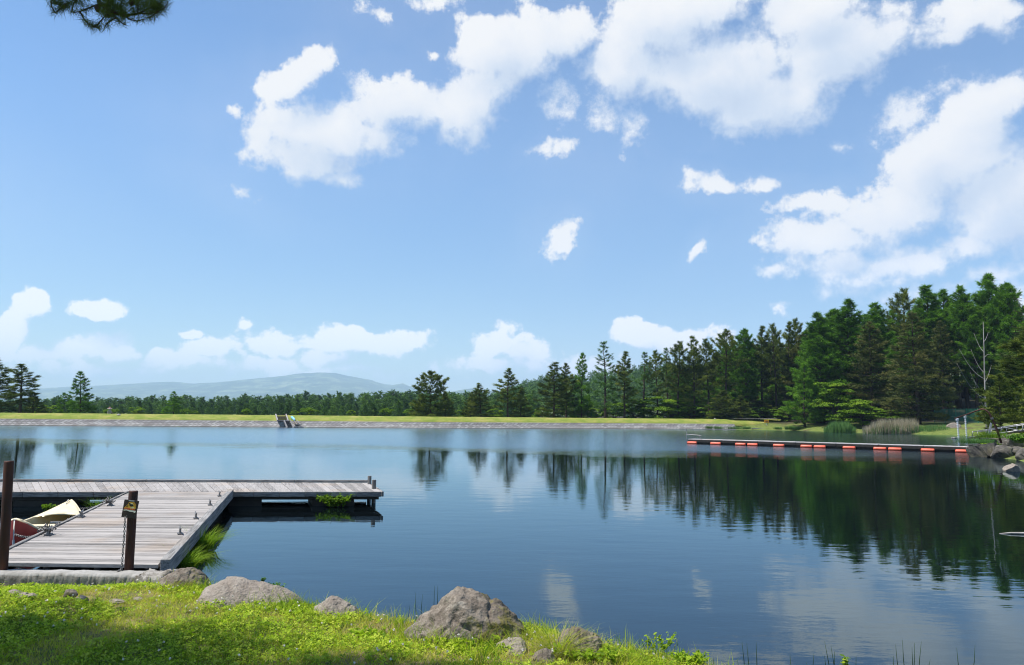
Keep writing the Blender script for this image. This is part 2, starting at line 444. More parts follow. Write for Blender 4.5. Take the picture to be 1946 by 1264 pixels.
def lake_sd(x, y):
    d = seg_dist(x, y, LAKE, True)
    return np.where(inside(x, y, LAKE), -d, d)
def ground_h(x, y):
    s = lake_sd(x, y)
    right = sstep(18, 42, x) * sstep(20, 45, y)
    near = sstep(30, 12, y)
    top = 0.5 + 1.15 * right
    up = np.where(s > 0, top * (1 - np.exp(-np.maximum(s, 0) / (3.5 + 2.0 * right))) + 0.03, np.maximum(-1.3, s * 0.45))
    up = up + np.where(s > 0, (fbm(x * 0.25, y * 0.25, 3) - 0.5) * 0.3 * np.clip(s / 3, 0, 1), 0)
    up = up + 0.10 * np.clip(y - 135, 0, 120) * sstep(55, 75, x) * sstep(320, 200, y)
    up = up - 0.45 * near * (s > -3)
    return up
def grid_mesh(name, xs, ys, fn, mat, kind, smooth=True):
    X, Y = np.meshgrid(xs, ys)
    Z = fn(X, Y)
    V = np.stack([X, Y, Z], -1).reshape(-1, 3)
    nx, ny = len(xs), len(ys)
    i = (np.arange(ny - 1)[:, None] * nx + np.arange(nx - 1)[None, :]).ravel()
    Fc = np.stack([i, i + 1, i + 1 + nx, i + nx], -1)
    o = np_mesh(name, V, Fc, mat, smooth=smooth)
    if kind: o['kind'] = kind
    return o

# ground: dry needles and grass
m, nt, b = newmat('forest_ground')
co = nt.coord()
n1 = nt.noise(co, 0.35, 5, 0.6); n2 = nt.noise(co, 3.0, 5, 0.6)
c1 = nt.ramp(n2, [(0.3, (0.07, 0.10, 0.02)), (0.55, (0.13, 0.17, 0.035)), (0.75, (0.22, 0.20, 0.07))])
c2 = nt.ramp(n2, [(0.3, (0.05, 0.045, 0.02)), (0.7, (0.12, 0.10, 0.05))])
spz = nt.new('ShaderNodeSeparateXYZ'); nt.l.new(co, spz.inputs[0])
# needle litter under the two woods
lit_ = nt.math('MULTIPLY', nt.smooth(nt.math('SUBTRACT', spz.outputs[1], nt.math('MULTIPLY', spz.outputs[0], -0.55)), 166, 172), nt.smooth(spz.outputs[0], 8, 20))
lit_ = nt.math('MULTIPLY', lit_, nt.smooth(n1, 0.75, 0.55))
gcol = nt.mix(nt.smooth(n1, 0.5, 0.66), c1, c2)
gcol = nt.mix(lit_, gcol, nt.ramp(n2, [(0.3, (0.012, 0.011, 0.006)), (0.7, (0.030, 0.025, 0.014))]))
setb(nt, b, gcol, 0.9, nt.bump(n2, 0.6, 0.08), 0.2)
M_GROUND = m
grid_mesh('ground', axis_pts(-125, 110, 1.0, 14800, 1.33), axis_pts(-8, 175, 1.0, 14800, 1.33), ground_h, M_GROUND, 'structure')

# the near bank
KY = P(150, 1094, 0.26).y
def lawn_h(x, y):
    x = np.asarray(x, float); y = np.asarray(y, float)
    d = seg_dist(x, y, NEAR)
    poly = NEAR + [(12, -8), (-40, -8)]
    s = np.where(inside(x, y, poly), d, -d)
    z = -0.55 + 0.81 * sstep(-0.45, 0.10, s) + np.clip(0.058 * np.maximum(s, 0), 0, 0.5)
    z = z - 0.13 * sstep(1.5, 0.2, (KY - y)) * sstep(-4.0, -5.0, x) 
    z = z + (fbm(x * 1.3, y * 1.3, 11) - 0.5) * 0.10 * sstep(0, .6, s) + (fbm(x * 6, y * 6, 12, 3) - 0.5) * 0.035
    return z
m, nt, b = newmat('lawn_soil')
n1 = nt.noise(nt.coord(), 2.2, 5, 0.6); n2 = nt.noise(nt.coord(), 30, 4, 0.7)
setb(nt, b, nt.mix(nt.smooth(n1, 0.42, 0.62), nt.ramp(n2, [(0.3, (0.08, 0.095, 0.025)), (0.7, (0.16, 0.17, 0.05))]),
     nt.ramp(n2, [(0.3, (0.16, 0.125, 0.065)), (0.7, (0.30, 0.24, 0.13))])), 0.95, nt.bump(n2, 0.8, 0.02), 0.1)
M_SOIL = m
_l = grid_mesh('lawn', np.arange(-13, 9.01, 0.07), np.arange(-6, 12.6, 0.07), lawn_h, M_SOIL, 'structure')

# water: dark, still close by, ruffled by wind beyond a line across the lake
m, nt, b = newmat('lake_water')
co = nt.coord()
sp = nt.new('ShaderNodeSeparateXYZ'); nt.l.new(co, sp.inputs[0])
X, Y = sp.outputs[0], sp.outputs[1]
edge = nt.noise(co, 0.06, 4, 0.6)
edge2 = nt.noise(nt.scaled(co, (0.25, 1.6, 1)), 0.8, 4, 0.6)
line = nt.math('ADD', Y, nt.math('MULTIPLY', X, 0.27))          # the windward line runs nearer on the right
far = nt.math('ADD', line, nt.math('ADD', nt.math('MULTIPLY', nt.math('SUBTRACT', edge, 0.5), 16), nt.math('MULTIPLY', nt.math('SUBTRACT', edge2, 0.5), 14)))
calm_right = nt.smooth(X, 12, 32, 0, 1)
ruffle = nt.math('MULTIPLY', nt.smooth(far, 47, 58), nt.math('SUBTRACT', 1.0, nt.math('MULTIPLY', calm_right, 0.4)))
rip_s = nt.noise(nt.scaled(co, (0.5, 1.25, 1), (0, 0, R(8))), 1.5, 3, 0.5)
rip_f = nt.noise(nt.scaled(co, (0.8, 1.6, 1), (0, 0, R(-14))), 6.0, 3, 0.55)
patch = nt.smooth(nt.noise(co, 0.12, 3, 0.5), 0.4, 0.65, 0.35, 1.0)
h = nt.math('ADD', nt.math('MULTIPLY', rip_s, 0.0040), nt.math('MULTIPLY', nt.math('MULTIPLY', rip_f, patch), 0.0011))
wind = nt.noise(nt.scaled(co, (0.7, 1.3, 1)), 2.4, 4, 0.6)
h = nt.math('ADD', h, nt.math('MULTIPLY', nt.math('MULTIPLY', wind, ruffle), 0.034))
nrm = nt.bump(h, 1.0, 1.0)
setb(nt, b, (0.0025, 0.004, 0.005), 0.5, nrm, 0.0)
gl = nt.new('ShaderNodeBsdfGlossy'); nt.put(gl.inputs['Color'], (0.77, 0.93, 1.0, 1)); nt.l.new(nrm, gl.inputs['Normal'])
nt.put(gl.inputs['Roughness'], nt.math('ADD', 0.018, nt.math('MULTIPLY', ruffle, 0.16)))
fr = nt.new('ShaderNodeFresnel'); fr.inputs['IOR'].default_value = 1.52; nt.l.new(nrm, fr.inputs['Normal'])
ms = nt.new('ShaderNodeMixShader'); nt.l.new(fr.outputs[0], ms.inputs[0]); nt.l.new(b.outputs[0], ms.inputs[1]); nt.l.new(gl.outputs[0], ms.inputs[2])
nt.l.new(ms.outputs[0], [n for n in nt.n if n.type == 'OUTPUT_MATERIAL'][0].inputs[0])
wv = [(-124, 2.0, 0), (70, 2.0, 0), (70, 146, 0), (-124, 146, 0)]
wo = np_mesh('water', wv, [(0, 1, 2, 3)], m); wo['kind'] = 'structure'
M_WATER = m

# ------------------------------------------------------------------ the dam: stone facing, grass bank
m, nt, b = newmat('stone_facing')
co = nt.coord('UV')
sp = nt.new('ShaderNodeSeparateXYZ'); nt.l.new(co, sp.inputs[0])
U, Vv = sp.outputs[0], sp.outputs[1]
# herringbone of long blocks: the slant turns round with every course
course = nt.math('FLOOR', nt.math('MULTIPLY', Vv, 2.6))
flip = nt.math('SUBTRACT', nt.math('MULTIPLY', nt.math('MODULO', course, 2.0), 2.0), 1.0)
sl = nt.math('ADD', nt.math('MULTIPLY', U, 1.6), nt.math('MULTIPLY', nt.math('MULTIPLY', Vv, 2.2), flip))
cid = nt.math('FLOOR', sl)
fr = nt.math('FRACT', sl)
cc = nt.new('ShaderNodeCombineXYZ'); nt.l.new(cid, cc.inputs[0]); nt.l.new(course, cc.inputs[1])
wn = nt.new('ShaderNodeTexWhiteNoise', noise_dimensions='2D'); nt.l.new(cc.outputs[0], wn.inputs[0])
joint = nt.math('MULTIPLY', nt.smooth(nt.math('PINGPONG', fr, 0.5), 0.03, 0.13), nt.smooth(nt.math('PINGPONG', nt.math('MULTIPLY', Vv, 2.6), 0.5), 0.02, 0.10))
big = nt.noise(co, 0.25, 4, 0.6)
st = nt.ramp(nt.math('ADD', nt.math('MULTIPLY', wn.outputs[0], 0.65), nt.math('MULTIPLY', big, 0.35)), [(0.2, (0.27, 0.25, 0.235)), (0.5, (0.35, 0.33, 0.31)), (0.8, (0.47, 0.45, 0.42))])
st = nt.mix(joint, (0.13, 0.12, 0.105), st)
cap = nt.smooth(Vv, 1.18, 1.24)
st = nt.mix(cap, st, (0.36, 0.33, 0.30))
slab = nt.smooth(U, 168, 172)         # right part is faced with poured slabs
st = nt.mix(slab, st, nt.ramp(nt.noise(co, 1.5, 5, 0.6), [(0.3, (0.26, 0.25, 0.235)), (0.7, (0.42, 0.405, 0.38))]))
st = nt.mix(nt.math('MULTIPLY', nt.smooth(Vv, 0.22, 0.06), 0.75), st, (0.07, 0.07, 0.055))     # wet, weedy foot at the waterline
setb(nt, b, st, 0.9, nt.bump(joint, 0.4, 0.05), 0.2)
M_FACING = m
m, nt, b = newmat('bank_grass')
co = nt.coord()
n1 = nt.noise(nt.scaled(co, (1, 1, 2.5)), 0.55, 5, 0.65); n2 = nt.noise(co, 5.0, 5, 0.7)
f = nt.math('ADD', nt.math('MULTIPLY', n1, 0.6), nt.math('MULTIPLY', n2, 0.4))
setb(nt, b, nt.ramp(f, [(0.3, (0.10, 0.155, 0.025)), (0.47, (0.19, 0.235, 0.04)), (0.58, (0.29, 0.28, 0.075)), (0.72, (0.37, 0.29, 0.14))]), 0.9, nt.bump(n2, 0.9, 0.12), 0.15)
M_BANK = m

def sweep(name, path, prof, mat, kind='structure', step=1.0, wob=0.0, label=None, cat=None):
    """prof: (run away from the water, height, uv v) swept along the waterline path"""
    pts = []
    for a, bb in zip(path[:-1], path[1:]):
        L = math.hypot(bb[0] - a[0], bb[1] - a[1]); n = max(1, int(L / step))
        for i in range(n): pts.append((a[0] + (bb[0] - a[0]) * i / n, a[1] + (bb[1] - a[1]) * i / n))
    pts.append(path[-1]); pts = np.array(pts)
    tan = np.gradient(pts, axis=0); tan /= np.linalg.norm(tan, axis=1)[:, None]
    nrm = np.stack([tan[:, 1], -tan[:, 0]], -1)
    nrm *= np.sign(nrm[:, 1:2])
    arc = np.concatenate([[0], np.cumsum(np.linalg.norm(np.diff(pts, axis=0), axis=1))])
    V = []; UV = []
    for k, (run, z, v) in enumerate(prof):
        q = pts + nrm * run
        zz = z + (fbm(arc * 0.3, np.full_like(arc, k * 3.3), 21) - 0.5) * wob
        V.append(np.stack([q[:, 0], q[:, 1], zz * np.ones(len(q))], -1)); UV.append(np.stack([arc, np.full_like(arc, v)], -1))
    n = len(pts); V = np.concatenate(V); UV = np.concatenate(UV)
    Fc = []
    for k in range(len(prof) - 1):
        i = np.arange(n - 1) + k * n
        Fc.append(np.stack([i, i + 1, i + 1 + n, i + n], -1))
    Fc = np.concatenate(Fc)
    o = np_mesh(name, V, Fc, mat)
    uv = o.data.uv_layers.new(name='UVMap')
    uv.data.foreach_set('uv', UV[Fc.ravel()].astype(np.float32).ravel())
    if kind: o['kind'] = kind
    return tag(o, label, cat)
DAM = DAMW[::-1]                                     # left to right
def lift(path, k): return path
sweep('stone_revetment', DAM, [(-0.3, -0.3, -0.35), (0.0, 0.0, 0.0), (0.72, 0.86, 1.16), (0.74, 0.93, 1.2), (1.05, 0.95, 1.4), (1.1, 0.6, 1.6)], M_FACING, kind=None, step=0.7, wob=0.012,
      label='long pale grey stone facing of woven blocks along the far edge of the lake', cat='retaining wall')
sweep('embankment', DAM + [(DAM[-1][0] + 5, DAM[-1][1] + 1.5), (DAM[-1][0] + 14, DAM[-1][1] + 6)],
      [(0.9, 0.55, 0), (0.98, 0.93, .2), (1.8, 1.22, 1), (2.7, 1.52, 2), (3.4, 1.70, 3), (4.2, 1.78, 4), (6.5, 1.76, 5), (9, 1.2, 6), (14, 0.2, 7)], M_BANK, step=0.7, wob=0.10)
# pale track that leaves the crest at the right end
m, nt, b = newmat('gravel_track')
setb(nt, b, nt.ramp(nt.noise(nt.coord(), 4, 5, 0.7), [(0.3, (0.42, 0.40, 0.37)), (0.7, (0.58, 0.56, 0.53))]), 0.95)
tp = [P(x, y, 1.79) for x, y in [(1405,797.1),(1440,798.0),(1470,799.2),(1500,801.5)]]
def strip(name, pts, wid, z, mat):
    V = []; n = len(pts)
    for i, p in enumerate(pts):
        d = (pts[min(i + 1, n - 1)] - pts[max(i - 1, 0)]); d.z = 0; d.normalize(); s = Vector((-d.y, d.x, 0))
        V += [tuple(p - s * wid / 2 + Vector((0, 0, z))), tuple(p + s * wid / 2 + Vector((0, 0, z)))]
    o = np_mesh(name, V, [(2 * i, 2 * i + 2, 2 * i + 3, 2 * i + 1) for i in range(n - 1)], mat); o['kind'] = 'structure'
    return o
tr = []
for x, y, dz in [(40, 144.4, 1.80), (46, 146, 1.84), (52, 147, 1.92), (58, 146, 1.98), (66, 144, 2.05), (80, 142, 2.6)]: tr.append(Vector((x, y, dz)))
strip('path', tr, 2.2, 0.06, m)

# ------------------------------------------------------------------ far hills
def ridge(name, sil, D0, D1, D2, mat, rough, seed, nx=220, ny=60, front=1.0):
    """a range whose crest stands at distance D1 with the skyline 'sil' (photo pixels)"""
    sil = sorted(sil); px = np.linspace(sil[0][0], sil[-1][0], nx)
    py = np.interp(px, [s[0] for s in sil], [s[1] for s in sil])
    tx = []; tz = []
    for a, b_ in zip(px, py):
        d = ray(a, b_); tx.append(d.x / d.y); tz.append(EYE + d.z / d.y * D1)
    tx = np.array(tx); tz = np.array(tz)
    V = []
    for j in range(ny):
        v = j / (ny - 1)
        if v < 0.7: k = v / 0.7; D = D0 + (D1 - D0) * k; hgt = k ** front * (3 - 2 * k if front == 2 else 1)
        else: k = (v - 0.7) / 0.3; D = D1 + (D2 - D1) * k; hgt = 1 - k ** 1.3
        x = tx * D1 * (0.55 + 0.45 * D / D1)
        nz = (fbm(x / (D1 * 0.055), np.full(nx, D / (D1 * 0.085)), seed, 5) - 0.5)
        ed = np.minimum(1, 3.0 * (1 - min(1, abs(D - D1) / max(D1 - D0, 1) * 1.0)) * 0 + 1)
        z = tz * hgt + nz * rough * tz.max() * (np.sin(min(max(v / 0.7, 0), 1) * math.pi) if v < 0.7 else 0.0) + (fbm(x / (D1 * .008), np.full(nx, D / (D1 * .008)), seed + 9, 3) - .5) * tz.max() * 0.018
        V.append(np.stack([x, np.full(nx, D), np.maximum(z, -0.4)], -1))
    V = np.concatenate(V)
    i = (np.arange(ny - 1)[:, None] * nx + np.arange(nx - 1)[None, :]).ravel()
    o = np_mesh(name, V, np.stack([i, i + 1, i + 1 + nx, i + nx], -1), mat, smooth=True)
    o['kind'] = 'structure'
    return o
m, nt, b = newmat('hill_woods')
n1 = nt.noise(nt.coord(), 0.004, 6, 0.6); n2 = nt.noise(nt.coord(), 0.03, 5, 0.7)
f = nt.math('ADD', nt.math('MULTIPLY', n1, 0.65), nt.math('MULTIPLY', n2, 0.35))
setb(nt, b, nt.ramp(f, [(0.38, (0.012, 0.028, 0.012)), (0.50, (0.05, 0.085, 0.03)), (0.62, (0.26, 0.29, 0.14))]), 0.95, nt.bump(n2, 0.7, 25), 0.1)
ridge('mountain', [(-500,742),(-200,738),(0,739),(62,739),(110,736),(200,732),(250,729),(300,726),(330,725),(370,729),(420,726),(480,720),(540,714),(575,709),(605,707.5),(640,709),(662,714),(700,721),(730,730),(748,732),(766,728),(784,736),(830,752),(900,770)],
      8000, 12000, 14500, m, 0.30, 5)
ridge('mountain', [(800,770),(850,748),(872,741),(900,738),(925,744),(960,742),(1000,728),(1022,722),(1045,727),(1080,745),(1140,765),(1300,775)], 5600, 9000, 11000, m, 0.2, 15, nx=120)
ridge('hills', [(930,785),(960,765),(1000,741),(1040,733),(1090,728),(1130,724),(1200,713),(1300,706),(1400,702),(1500,700),(1700,700),(2000,700),(2300,720)], 330, 800, 1300, m, 0.15, 25, nx=160)

# the air between: one closed, even box
m = bpy.data.materials.new('air'); m.use_nodes = True
an = NT(m.node_tree)
for n in list(an.n): an.n.remove(n)
pv = an.new('ShaderNodeVolumePrincipled'); pv.inputs['Color'].default_value = (0.55, 0.74, 0.98, 1)
pv.inputs['Density'].default_value = HAZE; pv.inputs['Anisotropy'].default_value = 0.0
oo = an.new('ShaderNodeOutputMaterial'); an.l.new(pv.outputs[0], oo.inputs['Volume'])
if HAZE > 0:
    hb = MB(); hb.box((0, 0, 324), (31000, 31000, 656)); ho = hb.build('haze', m); ho['kind'] = 'stuff'
# ------------------------------------------------------------------ jetty
M_PILE = m_wood('grey_pile', 'Z', 0.24, 0.09, (1, 0.95, 0.88))
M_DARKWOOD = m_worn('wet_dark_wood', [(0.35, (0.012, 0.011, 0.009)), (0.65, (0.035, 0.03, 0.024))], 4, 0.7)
M_RUST = m_worn('rusty_steel', [(0.3, (0.022, 0.013, 0.011)), (0.5, (0.055, 0.022, 0.015)), (0.7, (0.12, 0.045, 0.022))], 5, 0.75, 0.4, 0.004, 0.2, (1, 1, 0.35))
M_IRON = m_worn('grey_iron', [(0.3, (0.09, 0.085, 0.08)), (0.55, (0.20, 0.19, 0.18)), (0.75, (0.36, 0.34, 0.32))], 25, 0.5, 0.2, 0.002, 0.7)
M_CHAIN = m_worn('old_chain', [(0.3, (0.05, 0.045, 0.04)), (0.5, (0.16, 0.15, 0.14)), (0.7, (0.45, 0.43, 0.41))], 30, 0.45, 0.1, 0.002, 0.6)
M_CONC = m_worn('old_concrete', [(0.28, (0.13, 0.12, 0.10)), (0.45, (0.27, 0.26, 0.235)), (0.6, (0.36, 0.345, 0.32)), (0.8, (0.46, 0.44, 0.41))], 3.5, 0.9, 0.8, 0.012, 0, (1, 1, 1), 0.2)

DK = 0.37
RN, RF = P(303, 1073, DK), P(432, 936, DK)             # right edge of the walkway, near and far
LA, LB = P(5, 1050.5, DK), P(235, 940, DK)             # two points of its left edge
def lerp(a, b, t): return a + (b - a) * t
ldir = (LB - LA) / (LB.y - LA.y)
LN = LA + ldir * (RN.y + 0.05 - LA.y)
AFR = P(725, 934.5, DK)                                # arm, front right corner
AFL = P(-160, 934.8, DK)
ABR = P(699, 917.2, DK); ABL = P(-160, 915.0, DK)
def on_front(x): return lerp(AFL, AFR, (x - AFL.x) / (AFR.x - AFL.x))
def line_x(p, d, q, e):                                # crossing of two level lines
    k = ((q.x - p.x) * e.y - (q.y - p.y) * e.x) / (d.x * e.y - d.y * e.x)
    return p + d * k
adir = (AFR - AFL).normalized()
RFj = line_x(RN, (RF - RN), AFL, adir); LFj = line_x(LN, ldir, AFL, adir)

_s = RFj - RN; WA = math.atan2(_s.y, _s.x) - math.pi / 2
_a = ABR - AFR; AA = math.atan2(_a.y, _a.x) - math.pi / 2
M_PLANK_X = m_wood('grey_planks_across', 'X', 0.405, 0.19, (1.0, 0.93, 0.865), WA)
M_PLANK_Y = m_wood('grey_planks_along', 'Y', 0.38, 0.19, (1.0, 0.935, 0.88), AA)
M_BEAM_X = m_wood('grey_beam_x', 'X', 0.30, 0.10, (1, 0.97, 0.92))
M_BEAM_Y = m_wood('grey_beam_y', 'Y', 0.34, 0.11, (1, 0.97, 0.92), WA)
jetty = empty('jetty', lerp(RN, LN, 0.5), 0, 'weathered grey plank jetty, L-shaped, running out from the concrete kerb', 'jetty')
JO = jetty.location.copy(); JO.z = 0; jetty.location.z = 0
def J(p): return Vector(p) - JO
def plank_set(name, A0, A1, B0, B1, n, mat, thick=0.05, gap=0.009, seed=1, along=False):
    """n boards from edge A0->A1 to edge B0->B1"""
    rr = random.Random(seed); mb = MB()
    L = (A1 - A0).length
    for i in range(n):
        t0, t1 = i / n + gap / 2 / L, (i + 1) / n - gap / 2 / L
        dz = rr.uniform(-0.004, 0.004); e0, e1 = rr.uniform(-.008, .008), rr.uniform(-.008, .008)
        q = [lerp(A0, A1, t0), lerp(A0, A1, t1), lerp(B0, B1, t1), lerp(B0, B1, t0)]
        ab = (q[3] - q[0]).normalized()
        q[0] -= ab * e0; q[1] -= ab * e0; q[2] += ab * e1; q[3] += ab * e1
        top = [J(p) + Vector((0, 0, dz + rr.uniform(-.0015, .0015))) for p in q]
        bot = [p - Vector((0, 0, thick)) for p in top]
        mb.hexa(bot + top, rr.random())
    return mb.build(name, mat, jetty, bevel=0.004)
nW = int((RFj - RN).length / 0.155)
inn = (LN - RN).normalized()
plank_set('walkway_deck', RN + inn * 0.02, RFj + inn * 0.02, LN - inn * 0.02, LFj - inn * 0.02, nW, M_PLANK_X, seed=3)
bdir = (ABR - AFR)
nA = int((AFR - AFL).length / 0.17)
fr = (ABR - AFR).normalized()
plank_set('arm_deck', AFL + fr * .02, AFR + fr * .02, ABL, ABR, nA, M_PLANK_Y, seed=5)
# long edge pieces
def edge(name, a, b, w, h, z, mat, off=Vector((0, 0, 0)), bev=0.012):
    mb = MB(); a = J(a) + off; b = J(b) + off; a.z = b.z = z
    n = 6
    for i in range(n):
        p, q = lerp(a, b, i / n), lerp(a, b, (i + 1) / n); d = (q - p).normalized() * 0.004
        mb.beam(p + d, q - d, w, h, 0.3 + 0.4 * random.random())
    return mb.build(name, mat, jetty, bevel=bev)
side = (RFj - RN).normalized(); sout = Vector((side.y, -side.x, 0))
edge('edge_beam', RN, RFj, 0.13, 0.22, DK - 0.045, M_BEAM_Y, sout * 0.07)
lside = (LFj - LN).normalized(); lout = Vector((-lside.y, lside.x, 0))
edge('edge_beam', LN, LFj, 0.06, 0.19, DK - 0.075, M_BEAM_Y, lout * 0.03)
edge('fascia', AFL, LFj, 0.06, 0.13, DK - 0.06, M_BEAM_X, Vector((0, -0.03, 0)))
edge('fascia', RFj, AFR, 0.06, 0.13, DK - 0.06, M_BEAM_X, Vector((0, -0.03, 0)))
edge('kick_rail', ABL, ABR, 0.10, 0.07, DK + 0.04, M_BEAM_X, Vector((0, -0.02, 0)))
edge('fascia', AFR, ABR, 0.06, 0.13, DK - 0.06, M_BEAM_Y, Vector((0.03, 0, 0)))
mb = MB()                                                # joists under the boards
for k in range(4):
    a, b = lerp(RN, LN, 0.06 + 0.29 * k), lerp(RFj, LFj, 0.06 + 0.29 * k)
    a, b = J(a), J(b); a.z = b.z = DK - 0.13; mb.beam(a, b, 0.08, 0.15, 0.4)
for k in range(4):
    t = 0.04 + 0.3 * k; a, b = J(lerp(AFL, ABL, t)), J(lerp(AFR, ABR, t)); a.z = b.z = DK - 0.13; mb.beam(a, b - adir * .05, 0.08, 0.15, 0.4)
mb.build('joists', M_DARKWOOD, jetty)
def float_box(x0, x1, name='float'):
    a, b = on_front(x0), on_front(x1)
    mb = MB(); q = []
    for z in (-0.25, DK - 0.21):
        for p in (a + fr * 0.12, b + fr * 0.12, b + fr * 2.0, a + fr * 2.0): q.append(J((p.x, p.y, z)))
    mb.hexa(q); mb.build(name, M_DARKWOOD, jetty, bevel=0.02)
def front_x(px): return P(px, 935, DK).x
for a, b in [(-120, -5), (22, 140), (213, 238), (434, 497), (594, 674)]: float_box(front_x(a), front_x(b))
# legs under the walkway
for t in (0.04, 0.36, 0.68):
    for u in (0.05, 0.95):
        p = J(lerp(lerp(RN, RFj, t), lerp(LN, LFj, t), u)); mb = MB()
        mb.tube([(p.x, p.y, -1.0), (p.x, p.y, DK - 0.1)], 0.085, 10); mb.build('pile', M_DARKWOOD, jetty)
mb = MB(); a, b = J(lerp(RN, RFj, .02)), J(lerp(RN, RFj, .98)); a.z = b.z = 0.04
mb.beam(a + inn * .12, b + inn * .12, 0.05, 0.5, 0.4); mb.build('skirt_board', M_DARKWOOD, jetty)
# two mooring posts at the tip
for px, top, bot, r_ in [(702, 904.5, 920, 0.055), (710.5, 912, 929, 0.058)]:
    b = P(px, bot, DK); zt = EYE + (ray(px, top).z / ray(px, top).y) * b.y
    mb = MB(); q = J(b); mb.tube([(q.x, q.y, -0.6), (q.x, q.y, zt)], r_, 10); mb.build('post', M_PILE, jetty, bevel=0.004)
def cleat(p, rz, s=1.0):
    """mooring cleat: foot, two legs, a bar with upturned horns"""
    mb = MB(); c, n = math.cos(rz), math.sin(rz)
    def L(x, y, z): return (p.x + (x * c - y * n) * s, p.y + (x * n + y * c) * s, p.z + z * s)
    mb.box(L(0, 0, 0.012), (0.17 * s, 0.085 * s, 0.024 * s), rz)
    mb.tube([L(-0.04, 0, 0.02), L(-0.035, 0, 0.09)], [0.02 * s, 0.015 * s], 8)
    mb.tube([L(0.04, 0, 0.02), L(0.035, 0, 0.09)], [0.02 * s, 0.015 * s], 8)
    mb.tube([L(-0.15, 0, 0.125), L(-0.09, 0, 0.10), L(0, 0, 0.09), L(0.09, 0, 0.10), L(0.15, 0, 0.125)], [0.009 * s, 0.016 * s, 0.019 * s, 0.016 * s, 0.009 * s], 8)
    return mb.build('cleat', M_IRON, jetty, smooth=False, bevel=0.002)
crz = math.atan2(side.y, side.x)
CL = {}
for px, py in [(417, 943.5), (399, 960.5), (372, 986), (342, 1015.5)]:
    p = J(P(px, py, DK + 0.0)); cleat(p, crz + 0.2, 0.95)
lrz = math.atan2(lside.y, lside.x)
for k, (px, py) in enumerate([(92, 1017), (209, 961), (154, 983)]):
    p = J(P(px, py, DK + 0.0)); CL[k] = p + JO; cleat(p, lrz, 1.05)

M_PIT = m_worn('pitted_concrete', [(0.36, (0.035, 0.03, 0.02)), (0.45, (0.16, 0.145, 0.12)), (0.55, (0.30, 0.28, 0.25)), (0.75, (0.44, 0.42, 0.38))], 9, 0.95, 1.0, 0.02, 0, (1, 1, 1), 0.15)
# ------------------------------------------------------------------ concrete kerb at the foot of the jetty
kA, kB = P(-160, 1089, 0.33), P(262, 1094.5, 0.33)
M_KERBF = m_worn('rough_kerb_face', [(0.3, (0.09, 0.08, 0.065)), (0.5, (0.24, 0.22, 0.195)), (0.75, (0.38, 0.355, 0.32))], 12, 0.95, 0.8, 0.012, 0, (1, 1, 1), 0.15)
def kerb():
    rows = 220; V = []; Fc = []; MI = []
    d = (kB - kA); n_ = Vector((-d.y, d.x, 0)).normalized()
    if n_.y < 0: n_ = -n_
    prof = [(0.0, -0.5), (0.0, -0.1), (0.0, 0.06), (0.0, 0.13), (0.0, 0.20), (0.0, 0.26), (0.004, 0.31), (0.025, 0.338), (0.07, 0.342), (0.12, 0.343), (0.17, 0.342), (0.22, 0.34), (0.27, 0.338), (0.30, 0.33), (0.315, 0.29), (0.32, 0.0), (0.32, -0.5)]
    for i in range(rows):
        p = kA + d * (i / (rows - 1)); u = i * 0.035
        for k, (y, z) in enumerate(prof):
            pit = max(0.0, float(fbm(u * 14, z * 26 + y * 26, 31, 4)) - .50) * (0.07 if 1 < k < 8 else 0.03)
            ny = (float(fbm(u * 2.2, k * 0.5, 3, 3)) - .5) * 0.012 + pit
            nz = (float(fbm(u * 3.0, y * 14, 8, 4)) - .5) * (0.022 if 5 < k < 14 else 0.0)
            q = p + n_ * (y + (ny if k < 8 else 0)); V.append((q.x, q.y, z + nz))
    m_ = len(prof)
    for i in range(rows - 1):
        for k in range(m_ - 1): Fc.append((i * m_ + k, (i + 1) * m_ + k, (i + 1) * m_ + k + 1, i * m_ + k + 1)); MI.append(1 if k < 6 else 0)
    o = np_mesh('concrete_kerb', V, Fc, [M_CONC, M_KERBF], mi=MI)
    return o, n_
ko, kn = kerb()
tag(ko, 'long low kerb of worn concrete where the jetty meets the grass', 'kerb')
